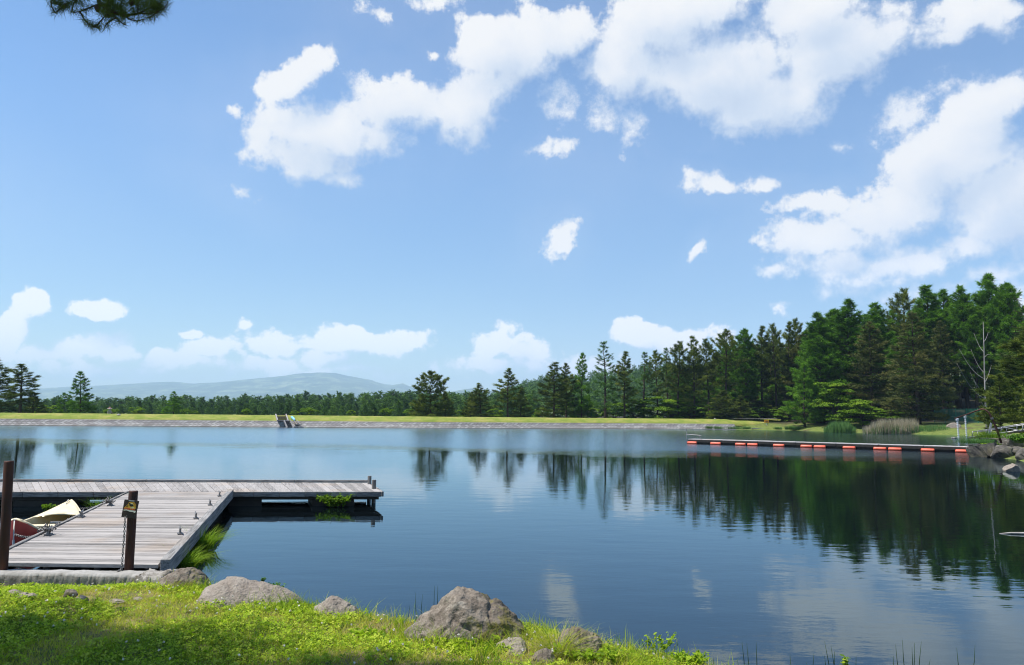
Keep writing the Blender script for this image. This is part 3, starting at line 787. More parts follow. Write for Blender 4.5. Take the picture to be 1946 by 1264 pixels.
# broken end block with pits and exposed aggregate
def end_block():
    bm_v = []; q0 = P(264, 1099, 0.32); q0.z = 0; ax = (kB - kA).normalized()
    c = q0 + ax * 0.17 + kn * 0.10
    nx = ny = nz = 12; idx = {}; V = []; Fc = []
    S = (0.33, 0.42, 0.95)
    def vid(i, j, k):
        key = (i, j, k)
        if key not in idx:
            x, y, z = (i / nx - .5) * S[0], (j / ny - .5) * S[1], (k / nz) * S[2] - 0.58
            q = c + ax * x + kn * y + Vector((0, 0, z))
            r1 = float(fbm(q.x * 9 + q.z * 5, q.y * 9 + q.z * 7, 31)) - .5
            r2 = float(fbm(q.x * 26 + q.z * 22, q.y * 26 - q.z * 18, 33)) - .5
            e = Vector((x / S[0], y / S[1], (z) / S[2])); 
            q = q + (ax * x + kn * y + Vector((0, 0, z * 0.5))) * (r1 * 0.35 + r2 * 0.25) 
            idx[key] = len(V); V.append(tuple(q))
        return idx[key]
    for a in range(nx):
        for b_ in range(ny):
            for k, f in ((0, 0), (nz, 1)):
                qd = (vid(a, b_, k), vid(a + 1, b_, k), vid(a + 1, b_ + 1, k), vid(a, b_ + 1, k)); Fc.append(qd if f else qd[::-1])
    for a in range(nx):
        for k in range(nz):
            for j, f in ((0, 0), (ny, 1)):
                qd = (vid(a, j, k), vid(a + 1, j, k), vid(a + 1, j, k + 1), vid(a, j, k + 1)); Fc.append(qd[::-1] if f else qd)
            for i, f in ((0, 0), (nx, 1)):
                qd = (vid(i, a, k), vid(i, a + 1, k), vid(i, a + 1, k + 1), vid(i, a, k + 1)); Fc.append(qd if f else qd[::-1])
    return np_mesh('concrete_block', V, Fc, M_PIT, smooth=True)
tag(end_block(), 'crumbling pitted concrete block closing the right end of the kerb', 'concrete block')

# ------------------------------------------------------------------ two rusty posts
def post(px_b, py_b, z_b, px_t, py_t, rad, name, label):
    b = P(px_b, py_b, z_b); t = PD(px_t, py_t, b.y + 0.02)
    root = empty(name, b, 0, label, 'post')
    d = t - b
    mb = MB(); mb.tube([Vector((0, 0, -0.8)) + d.normalized() * 0, d * 0.5, d * 0.985, d], [rad, rad, rad, rad * 0.96], 20)
    o = mb.build('pole', M_RUST, root, smooth=False)
    for pl in o.data.polygons: pl.use_smooth = len(pl.vertices) == 4
    return root, b, t
pA, bA, tA = post(6.5, 1083, 0.34, 17, 876, 0.058, 'steel_post', 'rusty brown steel post without a sign, beside the red canoe')
pB, bB, tB = post(245, 1081, 0.34, 253.5, 933, 0.057, 'steel_post', 'rusty brown steel post carrying a small picture sign and a chain')
# sign board with its printed picture
M_BOARD = m_worn('brown_board', [(0.3, (0.028, 0.018, 0.015)), (0.6, (0.05, 0.032, 0.026)), (0.8, (0.08, 0.055, 0.045))], 8, 0.6)
def flatmat(name, c, rough=0.55):
    m, nt, b = newmat(name); setb(nt, b, nt.mix(nt.math('MULTIPLY', nt.noise(nt.coord(), 40, 3), 0.25), c, tuple(x * 0.75 for x in c)), rough); return m
M_YEL, M_ORA, M_RED, M_WHT, M_BLK, M_CRM = (flatmat('print_' + n, c) for n, c in [('yellow', (0.72, 0.40, 0.03)), ('amber', (0.42, 0.20, 0.02)), ('red', (0.50, 0.07, 0.03)), ('white', (0.80, 0.76, 0.62)), ('black', (0.012, 0.012, 0.011)), ('cream', (0.76, 0.66, 0.32))])
# board corners in the photo (220 + x/15.8, 925 + y/15.8)
Dp = lerp(bB, tB, 0.72).y - 0.075
def Z(x, y, off=0.0): return PD(220 + x / 15.8, 925 + y / 15.8, Dp - off)
def loc(p): return p - bB
def plate(pts, off, th, mat, name, parent):
    f = [loc(Z(x, y, off)) for x, y in pts]; k = [p + Vector((0, th, 0)) for p in f]; n = len(f)
    mb = MB(); mb.add(f + k, [tuple(range(n))[::-1], tuple(range(n, 2 * n))] + [(i, (i + 1) % n, n + (i + 1) % n, n + i) for i in range(n)])
    return mb.build(name, mat, parent)
brd = plate([(262, 385), (688, 435), (572, 965), (165, 905)], 0, 0.018, M_BOARD, 'sign_board', pB)
brd['label'] = 'tilted dark brown board with a yellow, black and red picture'
def circ(cx, cy, rx, ry, a0=0, a1=360, n=22): return [(cx + rx * math.cos(R(a)), cy + ry * math.sin(R(a))) for a in np.linspace(a0, a1, n, endpoint=(a1 - a0) < 360)]
pic = [([(240, 640), (375, 520), (395, 470), (440, 455), (560, 470), (610, 545), (605, 640), (570, 690), (250, 668)], .0025, M_YEL),
       ([(440, 470), (560, 475), (605, 545), (600, 625), (565, 600), (560, 540), (520, 495)], .0032, M_ORA),
       ([(300, 605), (372, 545), (380, 572), (350, 600)], .0032, M_BLK),
       ([(432, 500), (500, 490), (525, 530), (520, 560), (430, 535)], .0040, M_CRM),
       (circ(470, 560, 62, 36), .0048, M_BLK), (circ(418, 515, 30, 22), .0048, M_BLK),
       ([(436, 630), (500, 600), (548, 620), (560, 655), (440, 650)], .0040, M_CRM),
       ([(250, 640), (330, 628), (440, 655), (565, 668), (575, 715), (430, 700), (330, 690), (240, 672)], .0054, M_RED),
       ([(232, 690), (320, 682), (420, 705), (560, 722), (600, 728), (585, 780), (545, 795), (532, 762), (420, 752), (330, 712), (236, 716)], .0062, M_WHT),
       ([(395, 405), (560, 425), (552, 446), (385, 430)], .0030, flatmat('print_grey', (0.42, 0.46, 0.45))),
       ([(345, 205), (400, 178), (402, 196), (360, 220)], .001, M_WHT)]
for k, (pts, off, mt) in enumerate(pic): plate(pts, off, 0.002, mt, 'printed_shape' if k < 10 else 'label_tab', brd)
mb = MB()
for k in range(5):                                        # small lettering strokes on the red band, too small to read
    x = 285 + k * 52; mb.box(loc(Z(x, 664 + k * 4, .0066)), (0.012, 0.001, 0.006))
mb.build('printed_shape', M_YEL, brd)

def chain(name, pts, link_len, rad, label, mat=M_CHAIN, cat='chain', coil=None):
    """links along a hanging polyline"""
    mb = MB(); pts = [Vector(p) for p in pts]
    segs = [(pts[i + 1] - pts[i]).length for i in range(len(pts) - 1)]; tot = sum(segs)
    n = max(2, int(tot / (link_len * 0.78)))
    for i in range(n):
        s = (i + 0.5) / n * tot; k = 0
        while k < len(segs) - 1 and s > segs[k]: s -= segs[k]; k += 1
        d = (pts[k + 1] - pts[k]).normalized(); c = pts[k] + d * s
        a = d.orthogonal().normalized(); bb = d.cross(a)
        mb.ring(c, a if i % 2 else bb, link_len * 0.30, rad, 10, 5, (d, 1.65))
    if coil: 
        rr = random.Random(9)
        for i in range(coil[1]):
            c = coil[0] + Vector((rr.gauss(0, .07), rr.gauss(0, .06), abs(rr.gauss(0.05, .04))))
            d = Vector((rr.gauss(0, 1), rr.gauss(0, 1), rr.gauss(0, .6))).normalized(); mb.ring(c, d, link_len * .30, rad, 10, 5, (d.orthogonal(), 1.65))
    o = mb.build(name, mat, None, smooth=True); return tag(o, label, cat)
c0 = PD(237.5, 986, Dp - 0.02); c1 = PD(232, 1072, bB.y - 0.12)
chain('chain', [PD(243, 975, Dp + .03), c0, lerp(c0, c1, .35) + Vector((.004, 0, 0)), lerp(c0, c1, .7), Vector((c1.x, c1.y, 0.36)), Vector((c1.x - .01, c1.y - .1, 0.345))], 0.036, 0.0048, 'rusty chain hanging down the left side of the sign post')

# ------------------------------------------------------------------ canoe
def canoe():
    bow, stern = P(17, 1046, 0.0) + Vector((0.07, 0, 0)), PD(136, 949, 16.6) + Vector((0.0, 0, 0)); stern.z = 0
    ax = (stern - bow); Lh = ax.length; ax.normalize(); sd = Vector((ax.y, -ax.x, 0))        # sd: towards the jetty
    root = empty('canoe', lerp(bow, stern, 0.5), 0, 'red canoe with cream inside moored along the left side of the jetty', 'canoe')
    root.location.z = 0
    mid = root.location
    def pt(t, u, z): q = bow + ax * (t * Lh) + sd * u; return Vector((q.x, q.y, z)) - mid
    N = 40; K = 14
    def half(t):   # half beam at the gunwale
        s = min(1.0, max(0.0, t)); return 0.58 * math.sin(math.pi * s) ** (0.46 if s < 0.5 else 0.85)
    def sheer(t): return 0.22 + 0.30 * abs(2 * t - 1) ** (7.0 if t < 0.5 else 2.4)
    def keel(t): return -0.10 + 0.16 * abs(2 * t - 1) ** 8
    def stem(t): return 0.10 * 0
    def skin(inset, zin):
        V = []; 
        for i in range(N + 1):
            t = i / N; hb = max(0.012, half(t) - inset); zt = sheer(t) - zin * 0; zk = keel(t) + (0.03 if inset else 0)
            for k in range(K + 1):
                a = math.pi * k / K; c, s = math.cos(a), math.sin(a)
                sq = abs(s) ** 0.62
                lean = 0.05 * (2 * t - 1) * (1 - sq) * abs(2 * t - 1) ** 6
                V.append(pt(t + lean / Lh, hb * (abs(c) ** 0.55) * (1 if c > 0 else -1), zt + (zk - zt) * sq))
        Fc = [(i * (K + 1) + k, i * (K + 1) + k + 1, (i + 1) * (K + 1) + k + 1, (i + 1) * (K + 1) + k) for i in range(N) for k in range(K)]
        return V, Fc
    m_red, nt, b = newmat('canoe_red'); n = nt.noise(nt.coord(), 3, 4)
    setb(nt, b, nt.ramp(n, [(0.3, (0.50, 0.060, 0.045)), (0.7, (0.60, 0.095, 0.065))]), 0.38, None, 0.5)
    b.inputs['Coat Weight'].default_value = 0.3
    m_cr, nt, b = newmat('canoe_cream'); n = nt.noise(nt.coord(), 4, 5)
    setb(nt, b, nt.ramp(n, [(0.3, (0.70, 0.54, 0.26)), (0.6, (0.80, 0.66, 0.38)), (0.8, (0.84, 0.72, 0.46))]), 0.45)
    m_rim, nt, b = newmat('canoe_rim'); setb(nt, b, nt.ramp(nt.noise(nt.coord(), 8, 4), [(0.3, (0.66, 0.55, 0.33)), (0.7, (0.78, 0.69, 0.47))]), 0.4)
    V, Fc = skin(0, 0); np_mesh('hull', V, [q[::-1] for q in Fc], m_red, root, smooth=True)
    V, Fc = skin(0.02, 0); np_mesh('lining', V, Fc, m_cr, root, smooth=True)
    for s in (-1, 1):
        mb = MB(); mb.tube([pt(i / N, s * half(i / N), sheer(i / N) + 0.004) for i in range(N + 1)], 0.021, 8); mb.build('gunwale', m_rim, root, smooth=True)
    for t0, t1, dirn in [(0.0, 0.05, 0), (0.74, 1.0, 1)]:                    # cream decks in the two ends
        V = []; Fc = []; n = 12; mseg = 8
        for i in range(n + 1):
            t = t0 + (t1 - t0) * i / n
            for k in range(mseg + 1):
                u = -1 + 2 * k / mseg
                edge_in = (i == n and dirn == 0) or (i == 0 and dirn == 1)
                tt = t + (0.05 * (1 - u * u) * (-1 if dirn == 0 else 1) if edge_in else 0.0)
                V.append(pt(tt, u * half(tt) * 0.985, sheer(tt) + 0.002 + 0.035 * (1 - u * u) * (half(tt) / 0.43)))
        for i in range(n):
            for k in range(mseg):
                a = i * (mseg + 1) + k; Fc.append((a, a + mseg + 1, a + mseg + 2, a + 1))
        top = np_mesh('end_deck', V, Fc, m_rim, root, smooth=True)
        sm = top.modifiers.new('thickness', 'SOLIDIFY'); sm.thickness = 0.02
    for t, wd, z in [(0.38, 0.20, 0.17), (0.58, 0.24, 0.18)]:                  # seats
        mb = MB(); h0 = half(t) - 0.015
        q = [pt(t - wd / 2 / Lh, -h0, z - .02), pt(t - wd / 2 / Lh, h0, z - .02), pt(t + wd / 2 / Lh, h0, z - .02), pt(t + wd / 2 / Lh, -h0, z - .02)]
        mb.hexa(q + [p + Vector((0, 0, 0.035)) for p in q]); mb.build('seat', m_rim, root, bevel=0.008)
        mb = MB(); q = [pt(t - wd / 2.2 / Lh, -h0 + .03, 0.0), pt(t - wd / 2.2 / Lh, h0 - .03, 0.0), pt(t + wd / 2.2 / Lh, h0 - .03, 0.0), pt(t + wd / 2.2 / Lh, -h0 + .03, 0.0)]
        mb.hexa(q + [p + Vector((0, 0, z - .022)) for p in q]); mb.build('seat_box', m_cr, root)
    m_gr = flatmat('grey_fitting', (0.45, 0.44, 0.42))
    mb = MB()                                                               # pale strip down the stem
    mb.tube([pt(0.002, 0, sheer(0) + 0.01), pt(0.0, 0, 0.30), pt(0.004, 0, 0.1), pt(0.02, 0, -0.05)], 0.024, 8)
    mb.build('stem_band', flatmat('bright_band', (0.70, 0.70, 0.71), 0.3), root, smooth=True)
    mb = MB(); mb.tube([pt(.93, -.03, sheer(.93) + .04), pt(.945, -.03, sheer(.945) + .075), pt(.965, -.03, sheer(.965) + .075), pt(.975, -.03, sheer(.975) + .045)], 0.009, 8); mb.build('handle', m_gr, root, smooth=True)
    mb = MB(); mb.box(pt(0.685, 0.02, 0.20), (0.20, 0.02, 0.035), math.atan2(sd.y, sd.x)); mb.build('label_plate', m_gr, root)
    mb = MB(); mb.tube([pt(0.64, .26, .21), pt(0.64, .26, .29)], 0.008, 6); mb.build('oarlock_pin', m_gr, root)
    return pt(0.0, -0.0, 0.27) + mid, pt(0.985, 0, 0.36) + mid
cbow, cstern = canoe()
def sag(a, b, dz, n=10):
    return [lerp(a, b, i / n) - Vector((0, 0, dz * math.sin(math.pi * i / n))) for i in range(n + 1)]
e0 = CL[0] + Vector((0, 0, .09))
chain('mooring_chain', sag(cbow + Vector((.03, -.03, 0)), e0 + Vector((-.03, 0, -.02)), 0.07), 0.052, 0.007, 'chain from the bow of the red canoe, heaped on a cleat', coil=(e0 + Vector((0, 0, -.03)), 26))
e1 = CL[1] + Vector((0, 0, .08))
chain('mooring_chain', sag(cstern, e1, 0.05), 0.052, 0.006, 'chain from the far end of the canoe to a cleat near the arm', coil=(e1 + Vector((0, 0, -.02)), 30))

# ------------------------------------------------------------------ things on and by the dam
def on_dam(px, z, run=0.0):
    """point of the bank seen at column px on level z (a little inland)"""
    d = ray(px, 800); best = None
    for a, bb in zip(DAM[:-1], DAM[1:]):
        k = d.x / d.y
        den = (bb[0] - a[0]) - k * (bb[1] - a[1])
        t = (k * a[1] - a[0]) / den
        if -1e-6 <= t <= 1 + 1e-6: best = Vector((a[0] + (bb[0] - a[0]) * t, a[1] + (bb[1] - a[1]) * t, 0)); tg = Vector((bb[0] - a[0], bb[1] - a[1], 0)).normalized()
    n = Vector((-tg.y, tg.x, 0))
    if n.y < 0: n = -n
    return best + n * run + Vector((0, 0, z)), tg, n
M_PALEWOOD = m_wood('pale_timber', 'X', 0.42, 0.22)
M_BROWN = m_worn('brown_treads', [(0.3, (0.10, 0.075, 0.055)), (0.6, (0.20, 0.155, 0.12)), (0.8, (0.30, 0.24, 0.19))], 3, 0.85)
def dam_steps():
    o, tg, n = on_dam(537, 0.0)
    root = empty('timber_steps', o, 0, 'timber steps with pale stringers leading down the dam face to the lake', 'steps')
    def q(along, run, z): return tg * along + n * run + Vector((0, 0, z))
    for a in (-1.0, 0.55):                                    # upper flight
        mb = MB(); mb.beam(q(a - .5, 3.3, 1.9), q(a + 0.15, 0.75, 1.02), 0.16, 0.22); mb.build('stringer', M_PALEWOOD, root)
    for i in range(5):
        t = i / 4.0; mb = MB(); c = lerp(q(-0.7, 3.1, 1.82), q(-0.12, 0.95, 1.06), t)
        mb.beam(c - tg * .68, c + tg * .74, 0.34, 0.12); mb.build('tread', M_BROWN, root)
    mb = MB(); c = q(0.1, 0.55, 0.98); mb.beam(c - tg * .95, c + tg * 1.05, 0.5, 0.08); mb.build('landing', M_PALEWOOD, root)
    for a in (0.15, 1.05):                                    # lower flight, to the right
        mb = MB(); mb.beam(q(a, 0.42, 1.02), q(a + .62, -0.45, -0.05), 0.16, 0.22); mb.build('stringer', M_PALEWOOD, root)
    for i in range(4):
        t = i / 3.0; mb = MB(); c = lerp(q(0.66, 0.30, 0.86), q(1.13, -0.36, 0.12), t)
        mb.beam(c - tg * .38, c + tg * .38, 0.22, 0.06); mb.build('tread', M_BROWN, root)
    mb = MB(); mb.beam(q(0.55, 0.75, 1.12), q(1.95, -0.5, 0.0), 0.15, 0.2); mb.build('handrail', M_PALEWOOD, root)
    mb = MB(); c = q(-0.12, 0.30, 0.42); mb.beam(c - tg * .3, c + tg * .3, 0.5, 0.78); mb.build('side_wall', M_CONC, root)
    r2 = empty('landing_stage', o + tg * 2.3, 0, 'small pale timber landing stage right of the steps on the dam', 'landing stage')
    mb = MB(); mb.beam(q(-0.55, -0.45, 0.10), q(0.85, -0.45, 0.10), 0.55, 0.12); mb.build('deck', M_PALEWOOD, r2)
    mb = MB(); mb.beam(q(-0.25, 0.55, 1.0), q(0.28, 0.0, 0.42), 0.10, 0.12); mb.beam(q(-0.68, 0.55, 0.95), q(-0.15, 0.0, 0.40), 0.10, 0.12); mb.build('frame', M_PALEWOOD, r2)
    mb = MB(); c = q(0.05, -0.1, 0.42); mb.beam(c - tg * .55, c + tg * .5, 0.12, 0.10); mb.build('rail', M_IRON, r2)
    mb = MB(); c = q(-0.45, .35, .72); mb.beam(q(-0.6, .5, .85), q(-0.1, .05, .38), 0.5, 0.04); mb.build('boards', M_BROWN, r2)
    m_bl, nt, b = newmat('light_blue_plastic'); setb(nt, b, (0.22, 0.52, 0.78), 0.35)
    r3, tg3, n3 = on_dam(545, 0.0)
    mb = MB(); a, b_ = r3 + n3 * 2.6 + Vector((0, 0, 1.60)) + tg * .3, r3 + n3 * 1.05 + Vector((0, 0, 1.05)) + tg * 1.05
    mb.tube([lerp(a, b_, t) + Vector((0, 0, 0.05 * math.sin(t * 3.1))) for t in (0, .12, .3, .6, .88, 1)], [0.06, .15, .19, .2, .17, .08], 10)
    tag(mb.build('plastic_sheet_roll', m_bl, None, smooth=True), 'light blue roll lying on the grass slope beside the timber steps', 'roll')
dam_steps()
M_STONE = m_worn('lantern_stone', [(0.3, (0.22, 0.20, 0.18)), (0.6, (0.42, 0.40, 0.37)), (0.8, (0.56, 0.54, 0.50))], 6, 0.9)
M_STONE2 = m_worn('reddish_stone', [(0.3, (0.12, 0.06, 0.04)), (0.7, (0.26, 0.14, 0.10))], 6, 0.9)
def lantern():
    o, tg, n = on_dam(188, 1.70, 5.0)
    root = empty('stone_lantern', o, 0, 'small stone lantern with a reddish cap on the crest of the dam', 'stone lantern')
    def prism(z0, z1, r0, r1, name, mat, nseg=6, rz=0.0):
        mb = MB(); v = [(r * math.cos(2 * math.pi * k / nseg + rz), r * math.sin(2 * math.pi * k / nseg + rz), z) for z, r in ((z0, r0), (z1, r1)) for k in range(nseg)]
        mb.add(v, [tuple(range(nseg))[::-1], tuple(range(nseg, 2 * nseg))] + [(k, (k + 1) % nseg, nseg + (k + 1) % nseg, nseg + k) for k in range(nseg)])
        return mb.build(name, mat, root, bevel=0.012)
    for a in range(4):
        mb = MB(); c, s = math.cos(a * math.pi / 2 + .78), math.sin(a * math.pi / 2 + .78)
        mb.tube([(0.26 * c, 0.26 * s, -0.1), (0.22 * c, 0.22 * s, 0.22), (0.16 * c, 0.16 * s, 0.36)], [0.09, 0.085, 0.07], 7); mb.build('leg', M_STONE, root)
    prism(0.34, 0.52, 0.34, 0.38, 'platform', M_STONE)
    prism(0.52, 0.80, 0.20, 0.20, 'firebox', M_STONE, 6)
    prism(0.80, 0.88, 0.42, 0.36, 'roof', M_STONE); prism(0.88, 1.04, 0.34, 0.10, 'roof', M_STONE2); prism(1.04, 1.24, 0.075, 0.03, 'finial', M_STONE2, 8)
lantern()
# ------------------------------------------------------------------ trees
L_PINE = m_leaf('pine_needles', [(0.0, (0.040, 0.062, 0.018)), (0.5, (0.100, 0.142, 0.026)), (1.0, (0.21, 0.245, 0.042))], 0.14, 0.15)
L_LARCH = m_leaf('larch_needles', [(0.0, (0.034, 0.085, 0.014)), (0.5, (0.082, 0.190, 0.018)), (1.0, (0.165, 0.315, 0.032))], 0.14, 0.25)
L_LARCHB = m_leaf('young_larch_needles', [(0.0, (0.05, 0.11, 0.03)), (0.5, (0.085, 0.175, 0.045)), (1.0, (0.14, 0.25, 0.07))], 0.12, 0.25)
L_SPRUCE = m_leaf('spruce_needles', [(0.0, (0.040, 0.060, 0.018)), (0.5, (0.088, 0.112, 0.032)), (1.0, (0.18, 0.178, 0.055))], 0.12, 0.12)
L_BROAD = m_leaf('broad_leaves', [(0.0, (0.07, 0.14, 0.012)), (0.5, (0.115, 0.205, 0.015)), (1.0, (0.21, 0.31, 0.025))], 0.12, 0.35)
L_FAR = m_leaf('far_needles', [(0.0, (0.034, 0.075, 0.018)), (0.5, (0.070, 0.145, 0.030)), (1.0, (0.14, 0.24, 0.05))], 0.30, 0.2)
M_BARK = m_worn('pine_bark', [(0.3, (0.035, 0.027, 0.022)), (0.6, (0.085, 0.062, 0.048)), (0.8, (0.15, 0.105, 0.08))], 5, 0.95, 0.6, 0.02, 0, (1, 1, 0.3), 0.1)
M_DEAD = m_worn('bleached_dead_wood', [(0.3, (0.20, 0.19, 0.17)), (0.7, (0.42, 0.40, 0.37))], 5, 0.9, 0.4, 0.01, 0, (1, 1, 0.3), 0.1)

def norm(a): return a / np.maximum(np.linalg.norm(a, axis=-1, keepdims=True), 1e-9)
def needles(C, A, n, ln, wd, spread, rng, tint, tj=0.10):
    """n slim triangles from every tuft centre C along axis A"""
    m = len(C)
    c = np.repeat(C, n, 0); a = np.repeat(A, n, 0)
    d = norm(a + rng.normal(0, spread, (m * n, 3)))
    L = ln * rng.uniform(0.55, 1.25, (m * n, 1))
    s = norm(np.cross(d, rng.normal(0, 1, (m * n, 3))))
    b = c + rng.normal(0, ln * 0.16, (m * n, 3))
    V = np.empty((m * n, 3, 3)); w_ = wd * rng.uniform(0.7, 1.3, (m * n, 1))
    V[:, 0] = b - s * w_; V[:, 1] = b + s * w_; V[:, 2] = b + d * L
    t = np.repeat(tint, n) + rng.normal(0, tj, m * n)
    return V.reshape(-1, 3), np.arange(m * n * 3).reshape(-1, 3), np.clip(t, 0, 1)

def conifer(name, seed, H, Rad, base, nb, shape, e0, e1, curve, tufts, nn, ln, wd, spread, up, lat, irr, leaf, bark, trunk_r=None, s0=0.25, gap=0.0, whorl=0, lean=0.0, droop_tip=0.0):
    """a needle tree: trunk and limbs in one mesh, needle clumps through the crown in another"""
    rng = np.random.default_rng(seed)
    tr = trunk_r or H * 0.013
    wob = rng.normal(0, H * 0.006, (9, 2)).cumsum(0) * np.linspace(0, 1, 9)[:, None]
    def tp(t):
        k = np.clip(np.asarray(t) * 8, 0, 7.999); i = k.astype(int); f = (k - i)[..., None]
        xy = wob[i] * (1 - f) + wob[i + 1] * f
        return np.concatenate([xy + np.stack([np.asarray(t) * lean * H, 0 * np.asarray(t)], -1), (np.asarray(t) * H)[..., None]], -1)
    mb = MB()
    ts = np.linspace(0, 0.985, 9); pts = tp(ts); pts[0, 2] = -0.5
    mb.tube([tuple(p) for p in pts], [max(0.02, tr * (1.25 if t == 0 else 1) * (1 - t) ** 0.75) for t in ts], 7)
    C = []; A = []; T = []
    for i in range(nb):
        u = (i + rng.uniform(0.1, 0.9)) / nb
        if whorl: u = (math.floor(u * whorl) + rng.normal(0.5, 0.10)) / whorl
        u = min(max(u, 0), 0.995)
        t = base + (1 - base) * u
        if rng.random() < gap * (1 - u): continue
        Lb = Rad * shape(u) * rng.uniform(1 - irr, 1 + irr * 0.45)
        if Lb < 0.05: continue
        az = 2.39996 * i + rng.normal(0, 0.5)
        e = e0 + (e1 - e0) * u + rng.normal(0, 0.10)
        o = np.array([math.cos(az), math.sin(az), 0]); sd_ = np.array([-math.sin(az), math.cos(az), 0])
        b0 = tp(np.array([t]))[0]
        def bp(s):
            s = np.asarray(s)[:, None]
            return b0 + o * (Lb * s * math.cos(e)) + np.array([0, 0, 1]) * (Lb * (s * math.sin(e) + curve * s * s - droop_tip * s ** 3))
        ss = np.linspace(0, 0.92, 5); q = bp(ss)
        mb.tube([tuple(p) for p in q], [max(0.012, tr * 0.33 * (Lb / Rad) ** 0.7 * (1 - s)) for s in ss], 3, False)
        k = max(3, int(tufts * (Lb / Rad) ** 1.15 * rng.uniform(0.8, 1.2)))
        s = s0 + (1.02 - s0) * rng.random(k) ** 0.72
        lw = lat * Lb * (1.12 - s) * np.minimum(1, s / 0.35)
        l = rng.uniform(-1, 1, k)
        p = bp(s) + sd_ * (l * lw)[:, None] + np.array([0, 0, 1.0]) * (-0.18 * np.abs(l) * lw + rng.normal(0, 0.055 * Lb ** 0.5, k))[:, None]
        a = o * 0.75 + sd_ * (l * 0.7)[:, None] + np.array([0, 0, up]) + rng.normal(0, 0.2, (k, 3))
        C.append(p); A.append(norm(a)); T.append(np.full(k, 0.46 + rng.normal(0, 0.20)) + rng.normal(0, 0.08, k) + 0.18 * (s - 0.6))
    k = 10                                                        # leader
    s = rng.uniform(0.93, 1.0, k); C.append(tp(s) + rng.normal(0, 0.05, (k, 3))); A.append(norm(np.tile([0, 0, 1.0], (k, 1)) + rng.normal(0, .5, (k, 3)))); T.append(np.full(k, 0.6))
    V, Fc, t = needles(np.concatenate(C), np.concatenate(A), nn, ln, wd, spread, rng, np.concatenate(T))
    root = empty(name, (0, 0, -500))
    mb.build('trunk', bark, root, smooth=True)
    np_mesh('crown', V, Fc, leaf, root, tint=t)
    return dict(root=root, H=H, W=2 * Rad, used=False)

def broadleaf(name, seed, H, Rad, nclump, nleaf, size, leaf, bark, low=0.12, layered=False):
    rng = np.random.default_rng(seed); mb = MB()
    cs = []
    for i in range(nclump):
        u = rng.random(); a = rng.uniform(0, 2 * math.pi); r = math.sqrt(rng.random())
        z = low + (0.92 - low) * u
        rad = Rad * r * (math.sin(math.pi * min(1, 0.18 + 0.82 * (1 - u) ** 0.9)) * 0.75 + 0.25) * 0.86
        cs.append((rad * math.cos(a), rad * math.sin(a), z * H))
    cs = np.array(cs)
    for st in range(3):
        a = st * 2.1; b0 = (0.12 * math.cos(a), 0.12 * math.sin(a), -0.3)
        top = (Rad * .3 * math.cos(a), Rad * .3 * math.sin(a), H * 0.62)
        mb.tube([b0, (b0[0] * 2, b0[1] * 2, H * .25), top], [H * .018, H * .014, H * .006], 6)
        for c in cs[st::3]: mb.tube([(b0[0] * 2, b0[1] * 2, H * .22), tuple(np.array([b0[0] * 2, b0[1] * 2, H * .3]) * .5 + c * .5), tuple(c)], [H * .008, H * .005, H * .002], 3, False)
    P_ = []; T = []; N = []
    for c in cs:
        k = int(nleaf * rng.uniform(0.6, 1.3)); R_ = Rad * rng.uniform(0.22, 0.38)
        d = norm(rng.normal(0, 1, (k, 3))); d[:, 2] = np.abs(d[:, 2]) * 0.8 - 0.25
        rr = rng.random((k, 1)) ** 0.45
        P_.append(c + d * rr * R_ * np.array([1.15, 1.15, 0.42 if layered else 0.72])); T.append(np.full(k, 0.5 + rng.normal(0, .14)) + rng.normal(0, .12, k))
        N.append(norm(d * 0.5 + np.array([0, 0, 0.9]) + rng.normal(0, 0.45, (k, 3))))
    Pp = np.concatenate(P_); Nn = np.concatenate(N); T = np.clip(np.concatenate(T), 0, 1); k = len(Pp)
    a = norm(np.cross(Nn, rng.normal(0, 1, (k, 3)))); b_ = np.cross(Nn, a); L = size * rng.uniform(0.6, 1.3, (k, 1))
    V = np.empty((k, 4, 3)); V[:, 0] = Pp - a * L; V[:, 1] = Pp + b_ * L * .5; V[:, 2] = Pp + a * L; V[:, 3] = Pp - b_ * L * .5
    root = empty(name, (0, 0, -500))
    mb.build('trunk', bark, root, smooth=True)
    np_mesh('crown', V.reshape(-1, 3), np.arange(k * 4).reshape(-1, 4), leaf, root, tint=T)
    return dict(root=root, H=H, W=2 * Rad, used=False)

cone = lambda p=0.8, a=1.0: (lambda u: a * (1 - u) ** p * min(1.0, 0.55 + u * 3.0) + 0.03)
def bell(u): return math.sin(math.pi * (0.22 + 0.77 * u)) ** 0.9
def egg(u): return min(1.0, 0.6 + 2.2 * u) * (1 - u ** 1.7) ** 0.85 + 0.02
K = {}
K['pineA'] = conifer('pine_tree', 11, 14, 2.5, 0.36, 62, bell, 0.05, 0.75, 0.18, 24, 15, 0.40, 0.026, 0.55, 0.75, 0.5, 0.45, L_PINE, M_BARK, gap=0.35, whorl=15)
K['pineB'] = conifer('pine_tree', 12, 14, 2.2, 0.28, 66, egg, -0.05, 0.8, 0.15, 26, 15, 0.40, 0.026, 0.55, 0.65, 0.5, 0.5, L_PINE, M_BARK, gap=0.30, whorl=17)
K['pineC'] = conifer('pine_tree', 13, 14, 2.7, 0.12, 84, egg, -0.1, 0.8, 0.12, 28, 14, 0.42, 0.028, 0.55, 0.6, 0.5, 0.4, L_PINE, M_BARK, gap=0.12, whorl=20)
K['pineflat'] = conifer('pine_tree', 14, 9, 2.6, 0.10, 70, lambda u: (1.0 if u < .35 else (0.55 if u < .5 else 0.98 * (1 - ((u - .5) / .5) ** 3))), -0.05, 0.55, 0.12, 30, 15, 0.36, 0.026, 0.6, 0.7, 0.55, 0.3, L_PINE, M_BARK, gap=0.05, whorl=12)
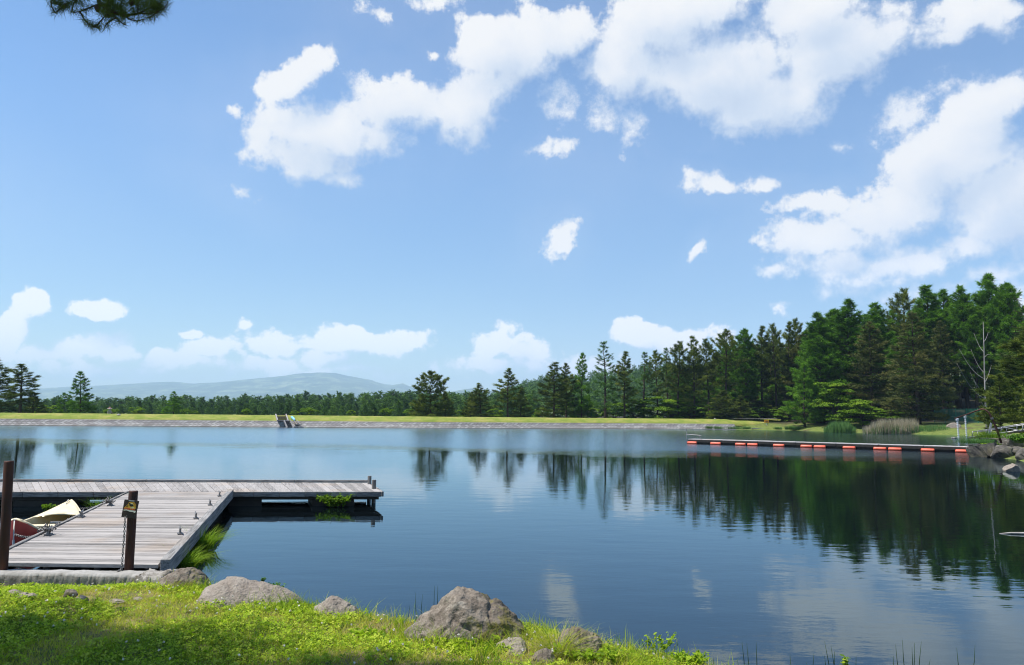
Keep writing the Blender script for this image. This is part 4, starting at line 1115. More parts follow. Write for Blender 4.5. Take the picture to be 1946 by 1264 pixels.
K['pineyoung'] = conifer('pine_tree', 15, 9, 2.2, 0.06, 84, cone(0.75), 0.0, 0.9, 0.15, 26, 14, 0.34, 0.024, 0.5, 0.8, 0.5, 0.35, L_PINE, M_BARK, whorl=18)
K['larchA'] = conifer('larch_tree', 21, 20, 3.9, 0.10, 150, egg, -0.05, 0.85, 0.16, 38, 15, 0.50, 0.040, 0.65, 0.35, 0.75, 0.55, L_LARCH, M_BARK)
K['larchB'] = conifer('larch_tree', 22, 20, 3.3, 0.12, 130, lambda u: cone(0.62)(u), 0.0, 0.85, 0.14, 38, 15, 0.50, 0.040, 0.65, 0.35, 0.75, 0.5, L_LARCH, M_BARK)
K['larchC'] = conifer('larch_tree', 23, 20, 3.6, 0.20, 130, bell, 0.0, 0.9, 0.20, 38, 15, 0.50, 0.040, 0.65, 0.45, 0.75, 0.55, L_LARCH, M_BARK)
K['larchhigh'] = conifer('larch_tree', 26, 22, 3.4, 0.40, 110, egg, 0.0, 0.85, 0.16, 34, 15, 0.46, 0.034, 0.6, 0.35, 0.6, 0.35, L_LARCH, M_BARK)
K['larchopen'] = conifer('larch_tree', 24, 14, 2.3, 0.14, 54, lambda u: cone(0.6)(u), -0.05, 0.75, 0.22, 18, 15, 0.34, 0.024, 0.6, 0.4, 0.4, 0.4, L_LARCHB, M_BARK, whorl=16)
K['larchyoung'] = conifer('larch_tree', 25, 9, 2.3, 0.05, 80, lambda u: cone(0.75)(u), 0.0, 0.7, 0.12, 26, 14, 0.32, 0.024, 0.55, 0.3, 0.55, 0.35, L_LARCH, M_BARK, whorl=17)
K['spruceA'] = conifer('spruce_tree', 31, 18, 4.4, 0.05, 130, lambda u: cone(0.85)(u), -0.18, 0.55, 0.10, 40, 15, 0.42, 0.03, 0.5, 0.25, 0.55, 0.25, L_SPRUCE, M_BARK, whorl=24, droop_tip=0.10)
K['spruceB'] = conifer('spruce_tree', 32, 18, 3.4, 0.22, 110, lambda u: cone(0.7)(u), -0.12, 0.65, 0.10, 36, 15, 0.42, 0.03, 0.5, 0.3, 0.55, 0.35, L_SPRUCE, M_BARK, whorl=24)
K['fir'] = conifer('fir_tree', 41, 7, 2.0, 0.03, 64, lambda u: cone(0.9)(u), -0.1, 0.6, 0.15, 26, 13, 0.30, 0.024, 0.5, 0.35, 0.5, 0.2, L_LARCH, M_BARK, whorl=13)
K['bushA'] = broadleaf('leafy_tree', 51, 6, 3.4, 34, 230, 0.17, L_BROAD, M_BARK, 0.10, True)
K['bushB'] = broadleaf('leafy_tree', 52, 4, 2.6, 26, 210, 0.15, L_BROAD, M_BARK, 0.08)
K['shrub'] = broadleaf('shrub', 53, 2, 1.5, 16, 150, 0.11, L_BROAD, M_BARK, 0.05)

def ground_at(x, y): return float(ground_h(np.array([x]), np.array([y]))[0])
def put(kind, loc, H, wscale=1.0, rz=None, label=None, cat=None, group=None):
    k = K[kind]; src = k['root']
    if not k['used']: r = src; k['used'] = True
    else:
        r = link(src.copy())
        for ch in [c for c in COL.objects if c.parent == src]:
            c = link(ch.copy()); c.parent = r
    s = H / k['H']
    r.location = loc; r.rotation_euler = (0, 0, random.uniform(0, 6.28) if rz is None else rz)
    r.scale = (s * wscale, s * wscale, s)
    for key in ('label', 'category', 'group'):
        if key in r: del r[key]
    return tag(r, label, cat, group)
def tree(kind, px, ytop, D, width=None, label=None, cat=None, group=None, rz=None, zg=None):
    """a tree whose tip shows at photo pixel (px, ytop) when it stands D metres away"""
    d = ray(px, ytop); x = d.x / d.y * D
    zg = ground_at(x, D) if zg is None else zg
    H = EYE + d.z / d.y * D - zg
    ws = 1.0
    if width and px > 1500 and ytop < 660: width *= 1.28
    elif width and px > 1020: width *= 1.12
    if width: ws = (width / F * D) / (K[kind]['W'] * H / K[kind]['H'])
    return put(kind, (x, D, zg - 0.05), H, ws, rz, label, cat, group)
PT, LT, ST, FT, BT = 'pine tree', 'larch tree', 'spruce tree', 'fir tree', 'tree'
# behind the dam, left to right
tree('pineC', 2, 679, 132, 118, 'broad dark pine cut by the left edge of the photo, behind the dam', PT)
tree('pineB', 45, 692, 128, 82, 'narrow pine with open tiers beside the broad one at far left', PT)
tree('pineyoung', 66, 745, 130, 62, 'low spreading young pine under the open-tiered pine at far left', PT)
tree('larchyoung', 157, 706, 130, 64, 'lone green larch with a pointed tip above the stone lantern', LT)
tree('larchyoung', 124, 746, 133, 44, 'short larch just left of the lone pointed larch', LT)
tree('fir', 332, 744, 150, 52, 'small dark fir standing out of the far wood, left of the steps', FT)
tree('pineflat', 820, 707, 134, 74, 'flat-topped pine with cloud-like tiers, alone behind the middle of the dam', PT)
tree('pineyoung', 800, 748, 136, 52, 'low dark pine at the left foot of the flat-topped pine', PT)
tree('pineyoung', 848, 744, 137, 50, 'low dark pine at the right foot of the flat-topped pine', PT)
tree('pineC', 916, 728, 139, 62, 'rounded pine, left one of the pair in the middle behind the dam', PT)
tree('pineB', 966, 700, 141, 62, 'taller pine, right one of the pair in the middle behind the dam', PT)
tree('pineyoung', 990, 738, 143, 56, 'low bushy pine at the right foot of the taller middle pine', PT)
tree('pineyoung', 895, 745, 141, 44, 'low bushy pine at the left foot of the rounded middle pine', PT)
tree('pineC', 1053, 688, 142, 74, 'wide pine with long level boughs, first of the long row', PT)
tree('pineB', 1076, 690, 146, 48, 'slim pine tucked behind the wide one that begins the row', PT)
tree('larchyoung', 1105, 671, 147, 52, 'dense pointed conifer left of the bright open larch', LT)
tree('larchopen', 1150, 650, 145, 66, 'bright open larch, tallest of the left part of the row', LT)
tree('pineB', 1186, 668, 147, 50, 'slim pine right of the bright open larch', PT)
tree('larchopen', 1222, 670, 151, 56, 'thin pale larch between two dark pines in the row', LT)
tree('pineA', 1249, 667, 150, 46, 'dark pine with a small head right of the thin pale larch', PT)
tree('pineA', 1287, 650, 152, 60, 'pine with a bare lower trunk before the row grows tall', PT)
tree('larchopen', 1268, 662, 158, 46, 'light green larch behind the bare-trunked pine', LT)
tree('pineC', 1318, 640, 152, 60, 'full olive pine where the tall pines begin', PT)
tree('pineA', 1345, 645, 156, 52, 'pine with a broken crown right of the full olive pine', PT)
tree('pineA', 1377, 628, 154, 66, 'tall red-trunked pine above the end of the stone facing', PT)
tree('larchC', 1414, 626, 158, 56, 'green larch with a round top among the tall pines', LT)
tree('pineB', 1445, 620, 158, 54, 'tall pine just right of the round-topped larch', PT)
tree('pineA', 1472, 617, 157, 54, 'tall thin pine above the yellow sign board', PT)
tree('pineB', 1497, 612, 160, 52, 'tall thin pine, second from the end of the pine row', PT)
tree('pineA', 1516, 607, 160, 48, 'last tall pine of the row, against the big larches', PT)
tree('pineyoung', 1372, 742, 147, 70, 'low dark pine in front of the tall pine trunks', PT)
tree('pineyoung', 1408, 752, 149, 46, 'small dark pine right of the low one under the tall pines', PT)
# the tall wood on the right bank
tree('larchA', 1552, 596, 142, 92, 'large larch at the left corner of the tall wood', LT)
tree('larchA', 1606, 571, 140, 104, 'massive round-headed larch, second from the left in the tall wood', LT)
tree('larchC', 1580, 590, 150, 80, 'larch showing between the two large ones at the wood corner', LT)
tree('spruceB', 1652, 612, 134, 84, 'dull brownish spruce right of the massive larch', ST)
tree('larchB', 1668, 577, 148, 70, 'pointed larch behind the dull brownish spruce', LT)
tree('pineA', 1710, 551, 150, 72, 'pine with a flat dark head rising above the middle of the tall wood', PT)
tree('larchB', 1757, 545, 144, 92, 'tall larch behind the great brown spruce', LT)
tree('spruceA', 1737, 592, 124, 126, 'great brown spruce with drooping tiers down to the reeds', ST)
tree('larchhigh', 1795, 551, 148, 70, 'larch in the gap right of the great spruce', LT)
tree('larchhigh', 1828, 545, 142, 78, 'dark larch left of the tallest tree', LT)
tree('larchA', 1882, 522, 140, 104, 'tallest larch of the wood, at the right', LT)
tree('larchC', 1917, 540, 136, 74, 'bright larch leaning on the right side of the tallest', LT)
tree('spruceB', 1786, 610, 138, 60, 'slim brownish spruce between the great spruce and the dead trunk', ST)
tree('larchhigh', 1848, 600, 138, 62, 'narrow larch with a high crown just left of the dead bare trunk', LT)
tree('larchB', 1700, 640, 140, 60, 'mid-height larch between the two brownish spruces', LT)
tree('larchyoung', 1526, 690, 136, 74, 'low green larch at the dark foot of the wood corner', LT)
tree('bushA', 1585, 722, 131, 78, 'leafy tree with bright level sprays at the edge of the tall wood', BT)
tree('bushB', 1640, 757, 126, 84, 'bright green leafy bush behind the low green reeds', 'bush')
tree('bushB', 1690, 778, 124, 62, 'lower leafy bush behind the pale reeds', 'bush')
tree('bushB', 1500, 770, 146, 56, 'dark leafy bush at the bend of the pale track', 'bush')
# near pines on the rocky point at the right edge
tree('pineC', 1942, 612, 62, 172, 'large dark pine on the rocky point, cut by the right edge', PT)
tree('pineyoung', 1896, 712, 60, 84, 'drooping young pine behind the bent pipe', PT)
tree('pineyoung', 1968, 700, 54, 110, 'bushy pine at the far right behind the gangway rails', PT)

# bare dead tree in front of the wood
def dead():
    b = PD(1873, 800, 92); zg = ground_at(b.x, b.y); t = PD(1868, 610, 92)
    root = empty('dead_tree', (b.x, b.y, zg - .1), 0, 'bare grey dead tree with curved branches before the dark wood', 'dead tree')
    H = t.z - zg; mb = MB(); dx = t.x - b.x
    mb.tube([(dx * k + 0.03 * math.sin(k * 9), 0, H * k) for k in (0, .2, .4, .6, .8, 1)], [.12, .105, .09, .07, .045, .02], 7); mb.build('trunk', M_DEAD, root, smooth=True)
    s = 92 / F
    for y0, ex, ey, sag_ in [(655, 1851, 632, .4), (686, 1845, 662, .5), (695, 1823, 662, .7), (724, 1818, 688, .9), (720, 1843, 705, .3), (664, 1882, 672, -.2), (640, 1878, 630, .2), (700, 1884, 692, .2), (740, 1852, 722, .5)]:
        k = (800 - y0) / 190.0; p0 = Vector((dx * k, 0, (t.z - zg) * k)); e = PD(ex, ey, 92 + random.uniform(-1.5, 1.5)) - Vector((b.x, b.y, zg))
        mb = MB(); pts = [lerp(p0, e, q) - Vector((0, 0, sag_ * math.sin(math.pi * q) * .9)) for q in np.linspace(0, 1, 8)]
        mb.tube(pts, [.036, .032, .028, .024, .02, .016, .012, .008], 5); mb.build('branch', M_DEAD, root, smooth=True)
dead()
def bare_top():
    b = PD(1950, 700, 96); zg = ground_at(b.x, b.y)
    root = empty('dead_tree', (b.x, b.y, zg), 0, 'leafless tree top with thin twigs above the dark pine at the right edge', 'dead tree')
    t = PD(1948, 556, 96); H = t.z - zg
    mb = MB(); mb.tube([(0, 0, 0), (-.1, 0, H * .5), (t.x - b.x, 0, H)], [.16, .12, .03], 6); mb.build('trunk', M_DEAD, root, smooth=True)
    for k in range(13):
        z = H * (0.72 + .26 * k / 13); a = random.uniform(0, 6.28) if k % 2 else math.pi + random.uniform(-.6, .6); L = random.uniform(.9, 1.9)
        mb = MB(); p0 = Vector((0, 0, z)); e = p0 + Vector((L * math.cos(a), L * math.sin(a), random.uniform(-.3, .7)))
        m_ = lerp(p0, e, .5) - Vector((0, 0, .15)); mb.tube([p0, m_, e], [.03, .022, .008], 4)
        f = lerp(m_, e, .3); mb.tube([f, f + Vector((math.cos(a + .8), math.sin(a + .8), .3)) * .5], [.014, .006], 3); mb.build('branch', M_BARK, root, smooth=True)
bare_top()

# fillers inside the two woods: nothing tells them apart
rg = random.Random(31)
top_line = [(1180,690),(1290,668),(1380,645),(1440,640),(1515,628),(1560,610),(1610,590),(1665,590),(1710,572),(1760,562),(1830,562),(1880,545),(1946,560),(2060,580),(2200,600)]
def topy(px): return float(np.interp(px, [p[0] for p in top_line], [p[1] for p in top_line]))
for i in range(34):
    px = 1535 + i * 18 + rg.uniform(-8, 8); D = rg.uniform(152, 200)
    tree('larchhigh' if 1740 < px < 1905 else rg.choice(['larchA', 'larchB', 'larchC', 'spruceB', 'larchC']), px, topy(px) + rg.uniform(2, 50), D, rg.uniform(85, 120), 'conifer inside the tall wood, mostly hidden by the front trees', 'tree', 'conifers inside the tall wood')
for i in range(30):
    px = 1270 + i * 9.5 + rg.uniform(-7, 7); D = rg.uniform(164, 205)
    tree(rg.choice(['pineA', 'pineB', 'pineA', 'larchC', 'pineC']), px, topy(px) + rg.uniform(6, 45), D, None, 'conifer inside the pine row, mostly hidden by the front pines', 'tree', 'conifers behind the pine row')
for i in range(48):
    px = 1290 + i * 13 + rg.uniform(-8, 8); D = rg.uniform(136, 165) if px > 1540 else rg.uniform(153, 172)
    if 1760 < px < 1885: continue
    tree(rg.choice(['larchyoung', 'spruceA', 'pineyoung']), px, rg.uniform(690, 748) if px > 1540 else rg.uniform(725, 762), D, 84, 'half-grown conifer in the dark undergrowth beneath the tall trees', 'tree', 'half-grown conifers under the tall trees')
for i, (px, y, D, w_) in enumerate([(1090, 762, 150, 70), (1130, 768, 149, 52), (1166, 764, 151, 60), (1205, 757, 151, 70), (1245, 752, 150, 84), (1275, 758, 152, 60), (1312, 770, 152, 50), (1345, 768, 150, 40), (1032, 772, 147, 44), (940, 775, 145, 40), (870, 778, 141, 36), (780, 776, 140, 34), (1440, 772, 152, 40), (1470, 776, 153, 36)]):
    tree('bushB', px, y, D, w_, 'light green leafy bush along the foot of the conifer row behind the dam', 'bush', 'bushes behind the dam')
for i, (px, y, D, w_) in enumerate([(92, 768, 140, 46), (212, 776, 142, 30), (258, 772, 150, 40), (352, 776, 146, 26), (372, 779, 149, 20), (470, 776, 150, 24), (560, 779, 148, 20), (585, 774, 150, 36), (668, 778, 150, 22), (735, 775, 152, 30)]):
    tree('shrub' if i % 2 else 'bushB', px, y, D, w_, 'light green bush before the far wood, showing over the dam crest', 'bush', 'bushes before the far wood')

# the far wood beyond the dam: small trees, one mesh each, up to some 200 of them; the rest reads as a mass
def far_tree(seed, Rad, p):
    rng = np.random.default_rng(seed); C = []; A = []; T = []
    for i in range(34):
        u = (i + .5) / 34; Lb = Rad * ((1 - u) ** p * min(1, .5 + 3 * u) + .04) * rng.uniform(.7, 1.15); az = 2.4 * i + rng.normal(0, .4)
        k = max(3, int(9 * Lb / Rad)); s = 0.25 + .8 * rng.random(k) ** .7
        o = np.array([math.cos(az), math.sin(az), 0])
        C.append(np.array([0, 0, 0.08 + .9 * u])[None] * 10 + o * (Lb * s)[:, None] + np.array([0, 0, 1.]) * (0.15 * Lb * s)[:, None] + rng.normal(0, .2, (k, 3)))
        A.append(norm(np.tile(o * .8 + np.array([0, 0, .5]), (k, 1)) + rng.normal(0, .3, (k, 3)))); T.append(np.full(k, .5 + rng.normal(0, .12)))
    V, Fc, t = needles(np.concatenate(C), np.concatenate(A), 8, 0.85, 0.16, .6, rng, np.concatenate(T))
    return V, Fc, t
FARS = [far_tree(61, 2.3, .8), far_tree(62, 2.0, .7), far_tree(63, 2.7, .55), far_tree(64, 2.9, .45)]
far_mesh = None
far_src = []
for V, Fc, t in FARS:
    o = np_mesh('conifer', V, Fc, L_FAR, tint=t); far_src.append([o, False])
def far_put(x, y, H, w_):
    s = rg.choice(far_src); o = s[0]
    if s[1]: o = link(o.copy())
    s[1] = True
    o.location = (x, y, ground_at(x, y) - .2); o.rotation_euler = (0, 0, rg.uniform(0, 6.28)); o.scale = (H / 10 * w_, H / 10 * w_, H / 10)
    return tag(o, 'small dark green tree in the far wood beyond the grassy dam', 'tree', 'trees of the far wood')
wood_top = [(-60,755),(60,758),(110,756),(180,757),(250,752),(330,752),(420,756),(480,750),(560,748),(640,749),(700,746),(760,744),(860,746),(940,744),(1000,736),(1080,732),(1200,722)]
def wtop(px): return float(np.interp(px, [p[0] for p in wood_top], [p[1] for p in wood_top]))
cnt = 0
for row, (D0, dy, step) in enumerate([(400, 0, 12.5), (330, 6, 14), (270, 12, 16), (220, 19, 19)]):
    px = -40.0
    while px < 1010:
        x_ = px + rg.uniform(-5, 5); D = D0 * rg.uniform(.92, 1.08); d = ray(x_, wtop(x_) + dy + rg.uniform(-5, 6))
        H = EYE + d.z / d.y * D - ground_at(d.x / d.y * D, D)
        far_put(d.x / d.y * D, D, max(H, 3), rg.uniform(1.2, 1.8)); cnt += 1
        px += step * rg.uniform(.8, 1.2)
# the mass further back and up the low wooded hill
VV = []; FF = []; TT = []; nv = 0; rn = np.random.default_rng(77)
def add_mass(x, y, z, H, w_):
    global nv
    V, Fc, t = FARS[rn.integers(0, 4)]; sel = rn.random(len(Fc)) < 0.33
    f = Fc[sel]; a = rn.uniform(0, 6.28); c, s = math.cos(a), math.sin(a)
    v = V[f].reshape(-1, 3).copy() * np.array([1.25, 1.25, 1]); v = np.stack([v[:, 0] * c - v[:, 1] * s, v[:, 0] * s + v[:, 1] * c, v[:, 2]], -1) * np.array([H / 10 * w_, H / 10 * w_, H / 10]) + np.array([x, y, z])
    VV.append(v); FF.append(np.arange(len(v)).reshape(-1, 3) + nv); TT.append(np.clip(t[sel] + rn.normal(0, .16), 0, 1)); nv += len(v)
for i in range(320):
    px = rn.uniform(-60, 1100); D = rn.uniform(430, 560); d = ray(px, wtop(px) + rn.uniform(0, 10)); H = EYE + d.z / d.y * D - .4
    add_mass(d.x / d.y * D, D, .3, max(H, 4), rn.uniform(1, 1.5))
hill = [o for o in COL.objects if o.name.startswith('hills')][0]
hv = np.empty(len(hill.data.vertices) * 3, np.float32); hill.data.vertices.foreach_get('co', hv); hv = hv.reshape(-1, 3)
cand = hv[(hv[:, 1] < 815) & (hv[:, 0] / hv[:, 1] < 0.42) & (hv[:, 0] / hv[:, 1] > -.04)]
for p in cand[rn.permutation(len(cand))[:700]]:
    add_mass(p[0] + rn.uniform(-4, 4), p[1] + rn.uniform(-6, 6), p[2] - 1.0, rn.uniform(8, 13), rn.uniform(1.1, 1.7))
fo = np_mesh('far_woods', np.concatenate(VV), np.concatenate(FF), L_FAR, tint=np.concatenate(TT)); fo['kind'] = 'stuff'
# ------------------------------------------------------------------ rocks
def m_rock(name, stops, moss=0.5, scale=5, lichen=0.4):
    m, nt, b = newmat(name); co = nt.coord()
    n1 = nt.noise(co, scale, 7, 0.65); n2 = nt.noise(co, scale * 6, 5, 0.7); n3 = nt.noise(co, scale * 0.55, 4, 0.6)
    vor = nt.new('ShaderNodeTexVoronoi'); vor.inputs['Scale'].default_value = scale * 9; nt.l.new(co, vor.inputs['Vector'])
    f = nt.math('ADD', nt.math('MULTIPLY', n1, 0.55), nt.math('MULTIPLY', n2, 0.45))
    col = nt.ramp(f, stops)
    col = nt.mix(nt.math('MULTIPLY', nt.smooth(nt.noise(co, scale * 2.2, 5, .6), 0.56, 0.68), lichen), col, (0.42, 0.39, 0.33))
    col = nt.mix(nt.math('MULTIPLY', nt.smooth(nt.noise(co, scale * 4.5, 4, .6), 0.60, 0.70), 0.6), col, (0.045, 0.04, 0.032))
    mm = nt.math('MULTIPLY', nt.smooth(nt.math('ADD', nt.math('MULTIPLY', n3, 0.75), nt.math('MULTIPLY', n2, 0.25)), 0.50, 0.60), moss)
    col = nt.mix(mm, col, nt.ramp(n2, [(0.3, (0.055, 0.055, 0.008)), (0.7, (0.15, 0.13, 0.02))]))
    h = nt.math('ADD', nt.math('MULTIPLY', n1, 1.0), nt.math('ADD', nt.math('MULTIPLY', n2, 0.35), nt.math('MULTIPLY', vor.outputs['Distance'], 0.25)))
    setb(nt, b, col, 0.92, nt.bump(h, 0.9, 0.035), 0.2)
    return m
M_ROCK = m_rock('mossy_rock', [(0.28, (0.045, 0.036, 0.027)), (0.44, (0.125, 0.103, 0.08)), (0.56, (0.22, 0.187, 0.15)), (0.75, (0.36, 0.32, 0.27))], 0.9, 4.0)
M_ROCKP = m_rock('pale_rock', [(0.28, (0.11, 0.09, 0.07)), (0.44, (0.21, 0.178, 0.145)), (0.56, (0.29, 0.252, 0.21)), (0.75, (0.42, 0.375, 0.325))], 0.15, 4.5, 0.3)
M_ROCKG = m_rock('grey_shore_rock', [(0.28, (0.022, 0.02, 0.017)), (0.45, (0.075, 0.068, 0.058)), (0.58, (0.13, 0.12, 0.105)), (0.78, (0.24, 0.225, 0.20))], 0.3, 1.2, 0.4)

def rock_prof(name, sil, D, depth, zb, mat, label, cat='rock', seed=0, front=0.5, rough=0.05, nx=90, ny=70, pw=2.2):
    """a boulder from its skyline: sil is a list of photo pixels along the top edge, standing D metres away"""
    pts = [PD(x, y, D) for x, y in sil]
    xs = np.array([p.x for p in pts]); zs = np.array([p.z for p in pts])
    c = (xs[0] + xs[-1]) / 2
    T = np.linspace(0, 1, nx); X = xs[0] + (xs[-1] - xs[0]) * (0.5 - 0.5 * np.cos(math.pi * T))
    top = np.interp(X, xs, zs); w_ = xs[-1] - xs[0]
    k = np.ones(5) / 5; top = np.convolve(np.pad(top, 2, 'edge'), k, 'valid')
    V = []
    S = np.linspace(-1, 1, ny)
    for i in range(nx):
        e = math.sqrt(max(0.0, 1 - abs(2 * T[i] - 1) ** 3))
        for s in S:
            a = s * math.pi / 2
            y = math.sin(a) * (depth * front if s < 0 else depth * (1 - front)) * (0.25 + 0.75 * e)
            prof = abs(math.cos(a)) ** (2 / pw * 1.0)
            z = zb - 0.25 + (top[i] - zb + 0.25) * prof
            V.append((X[i] - c, y, z - zb))
    V = np.array(V)
    s1 = fbm(V[:, 0] * 3.1 / max(w_, .3) + seed + V[:, 2] * 2, V[:, 1] * 3.1 / max(w_, .3) + seed * 1.7 + V[:, 2] * 1.3, seed + 1, 4) - .5
    s2 = fbm(V[:, 0] * 14 / max(w_, .3) + seed, V[:, 1] * 14 / max(w_, .3) + V[:, 2] * 11 / max(w_, .3), seed + 5, 3) - .5
    nrm = norm(np.stack([V[:, 0] / w_, V[:, 1] / depth, V[:, 2] / max(top.max() - zb, .1) * .3 + .12], -1))
    s3 = np.abs(fbm(V[:, 0] * 5.0 / max(w_, .3) - seed + V[:, 2] * 1.5, V[:, 1] * 2.0 / max(w_, .3) + V[:, 2] * 2.2 / max(w_, .3), seed + 9, 3) - .5)
    V = V + nrm * ((s1 * rough * 2.2 + s2 * rough * 1.0 - np.maximum(0, .07 - s3) * rough * 9) * w_)[:, None]
    i = (np.arange(nx - 1)[:, None] * ny + np.arange(ny - 1)[None, :]).ravel()
    Fc = np.stack([i, i + ny, i + ny + 1, i + 1], -1)
    o = np_mesh(name, V, Fc, mat, smooth=True)
    o.location = (c, D, zb)
    return tag(o, label, cat)
def boulder(name, loc, size, mat, label, cat='rock', seed=0, cuts=9, group=None, rough=0.10):
    """a faceted boulder: a ball cut by random planes, then roughened"""
    rng = np.random.default_rng(seed + 500)
    import bmesh
    bm = bmesh.new(); bmesh.ops.create_icosphere(bm, subdivisions=5, radius=1.0)
    V = np.array([v.co for v in bm.verts]); Fc = np.array([[v.index for v in f.verts] for f in bm.faces]); bm.free()
    for k in range(cuts):
        n = norm(rng.normal(0, 1, 3) * np.array([1, 1, .8])); d = rng.uniform(.55, .85)
        V = V - np.maximum(0, V @ n - d)[:, None] * n
    r = fbm(V[:, 0] * 2.5 + V[:, 2] * 1.7 + seed, V[:, 1] * 2.5 - V[:, 2] * 1.3, seed, 5) - .5
    V = V * (1 + r * rough * 2.4)[:, None] * np.array(size) / 2
    o = np_mesh(name, V, Fc, mat, smooth=True); o.location = loc; o.rotation_euler = (0, 0, rng.uniform(-.3, .3))
    return tag(o, label, cat, group)

rock_prof('boulder', [(768,1196),(782,1180),(800,1166),(826,1148),(846,1133),(858,1120),(868,1115.5),(886,1116),(900,1124),(922,1136),(950,1148),(975,1168),(992,1184),(1004,1200),(1010,1212)], 7.8, 1.0, 0.20, M_ROCK, 'big mossy pointed boulder on the grassy bank by the water', 'boulder', 3, 0.52, 0.045, 150, 120, 1.9)
rock_prof('rock', [(296,1112),(310,1098),(326,1086),(345,1078.5),(362,1077),(376,1083),(386,1093),(393,1106),(397,1116)], 9.9, 0.7, 0.18, M_ROCK, 'rounded brown rock beside the concrete block and the sedge', 'rock', 5, 0.5, 0.04)
rock_prof('rock', [(388,1118),(404,1108),(425,1098),(440,1095),(462,1099),(490,1107),(520,1114),(545,1123),(562,1133),(574,1146),(578,1154)], 9.15, 0.85, 0.14, M_ROCKP, 'long flat pale rock at the edge of the bank', 'rock', 8, 0.55, 0.025, pw=2.6)
rock_prof('rock', [(598,1152),(612,1145),(622,1137),(630,1132.5),(638,1134),(648,1141),(660,1146),(675,1154),(684,1164)], 8.55, 0.6, 0.16, M_ROCKP, 'small pale pointed rock right of the long flat one', 'rock', 11, 0.5, 0.035)
rock_prof('rock', [(1058,1216),(1068,1203),(1082,1195),(1098,1193),(1110,1198),(1122,1202),(1135,1203),(1143,1213),(1146,1228)], 7.35, 0.55, 0.14, M_ROCK, 'small grey rock with a dark broken side right of the big boulder', 'rock', 14, 0.5, 0.06)
rock_prof('rock', [(926,1234),(940,1226),(958,1218),(976,1212),(990,1212),(998,1218),(1002,1230)], 7.25, 0.55, 0.24, M_ROCKP, 'flat pale stone sunk in the grass before the big boulder', 'stone', 17, 0.5, 0.03)
rock_prof('rock', [(1010,1250),(1018,1240),(1028,1233),(1038,1231),(1048,1236),(1056,1250)], 6.95, 0.35, 0.22, M_ROCK, 'brown stone half hidden behind a tuft of sedge', 'stone', 19, 0.5, 0.04)
for i, (px, py, sz, lb) in enumerate([(30, 1119, (.17, .14, .09), 'little pale stone in the grass, leftmost under the kerb'), (44, 1127, (.16, .13, .09), 'little brown stone, left of two touching in the grass'), (60, 1129, (.15, .12, .08), 'little brown stone, right of two touching in the grass'),
        (133, 1127, (.19, .15, .13), 'dark jagged little stone in the grass below the sign post'), (154, 1135, (.16, .14, .10), 'reddish little stone beside the dark jagged one'), (222, 1132, (.22, .14, .05), 'thin flat stone in the grass right of the reddish one'), (264, 1123, (.13, .1, .05), 'tiny pale stone in the grass under the concrete block')]):
    p = P(px, py, 0.42)
    p.z = float(lawn_h(np.array([p.x]), np.array([p.y]))[0]) + sz[2] * 0.32
    boulder('stone', p, sz, M_ROCKP if i != 3 else M_ROCK, lb, 'stone', 40 + i)

# ------------------------------------------------------------------ the floating walkway on the right
M_WDECK = m_wood('bleached_deck', 'X', 0.52, 0.36)
m, nt, b = newmat('orange_float')
n = nt.noise(nt.coord(), 2.5, 5, .6)
setb(nt, b, nt.ramp(n, [(0.3, (0.62, 0.085, 0.04)), (0.7, (0.80, 0.14, 0.07))]), 0.45)
M_FLOAT = m
wl0, wl1 = P(1307, 843.5, 0.0), P(1846, 860.5, 0.0)
wdir = (wl1 - wl0).normalized(); wn_ = Vector((-wdir.y, wdir.x, 0)); wL = (wl1 - wl0).length
fw = empty('floating_walkway', wl0, 0, 'long floating walkway on orange floats, reaching out from the rocky point', 'walkway')
WD = 0.40
mb = MB(); rr = random.Random(2); nsec = 7
for s in range(nsec):
    a, bq = s / nsec * wL, (s + 1) / nsec * wL - 0.05
    nb_ = 16
    for k in range(nb_):
        x0, x1 = a + (bq - a) * k / nb_ + .005, a + (bq - a) * (k + 1) / nb_ - .005
        q = [wdir * x0 + wn_ * .05, wdir * x1 + wn_ * .05, wdir * x1 + wn_ * 1.45, wdir * x0 + wn_ * 1.45]
        z = WD + rr.uniform(-.004, .004); mb.hexa([p + Vector((0, 0, z - .05)) for p in q] + [p + Vector((0, 0, z)) for p in q], rr.random())
mb.build('deck', M_WDECK, fw)
for off in (0.02, 1.48):
    for s in range(nsec):
        mb = MB(); mb.beam(wdir * (s / nsec * wL + .02) + wn_ * off + Vector((0, 0, WD - .14)), wdir * ((s + 1) / nsec * wL - .03) + wn_ * off + Vector((0, 0, WD - .14)), .07, .20); mb.build('side_beam', M_DARKWOOD, fw)
mb = MB(); mb.beam(wdir * .1 + wn_ * .75 + Vector((0, 0, .12)), wdir * (wL - .1) + wn_ * .75 + Vector((0, 0, .12)), 1.1, .26); mb.build('under_frame', M_DARKWOOD, fw)
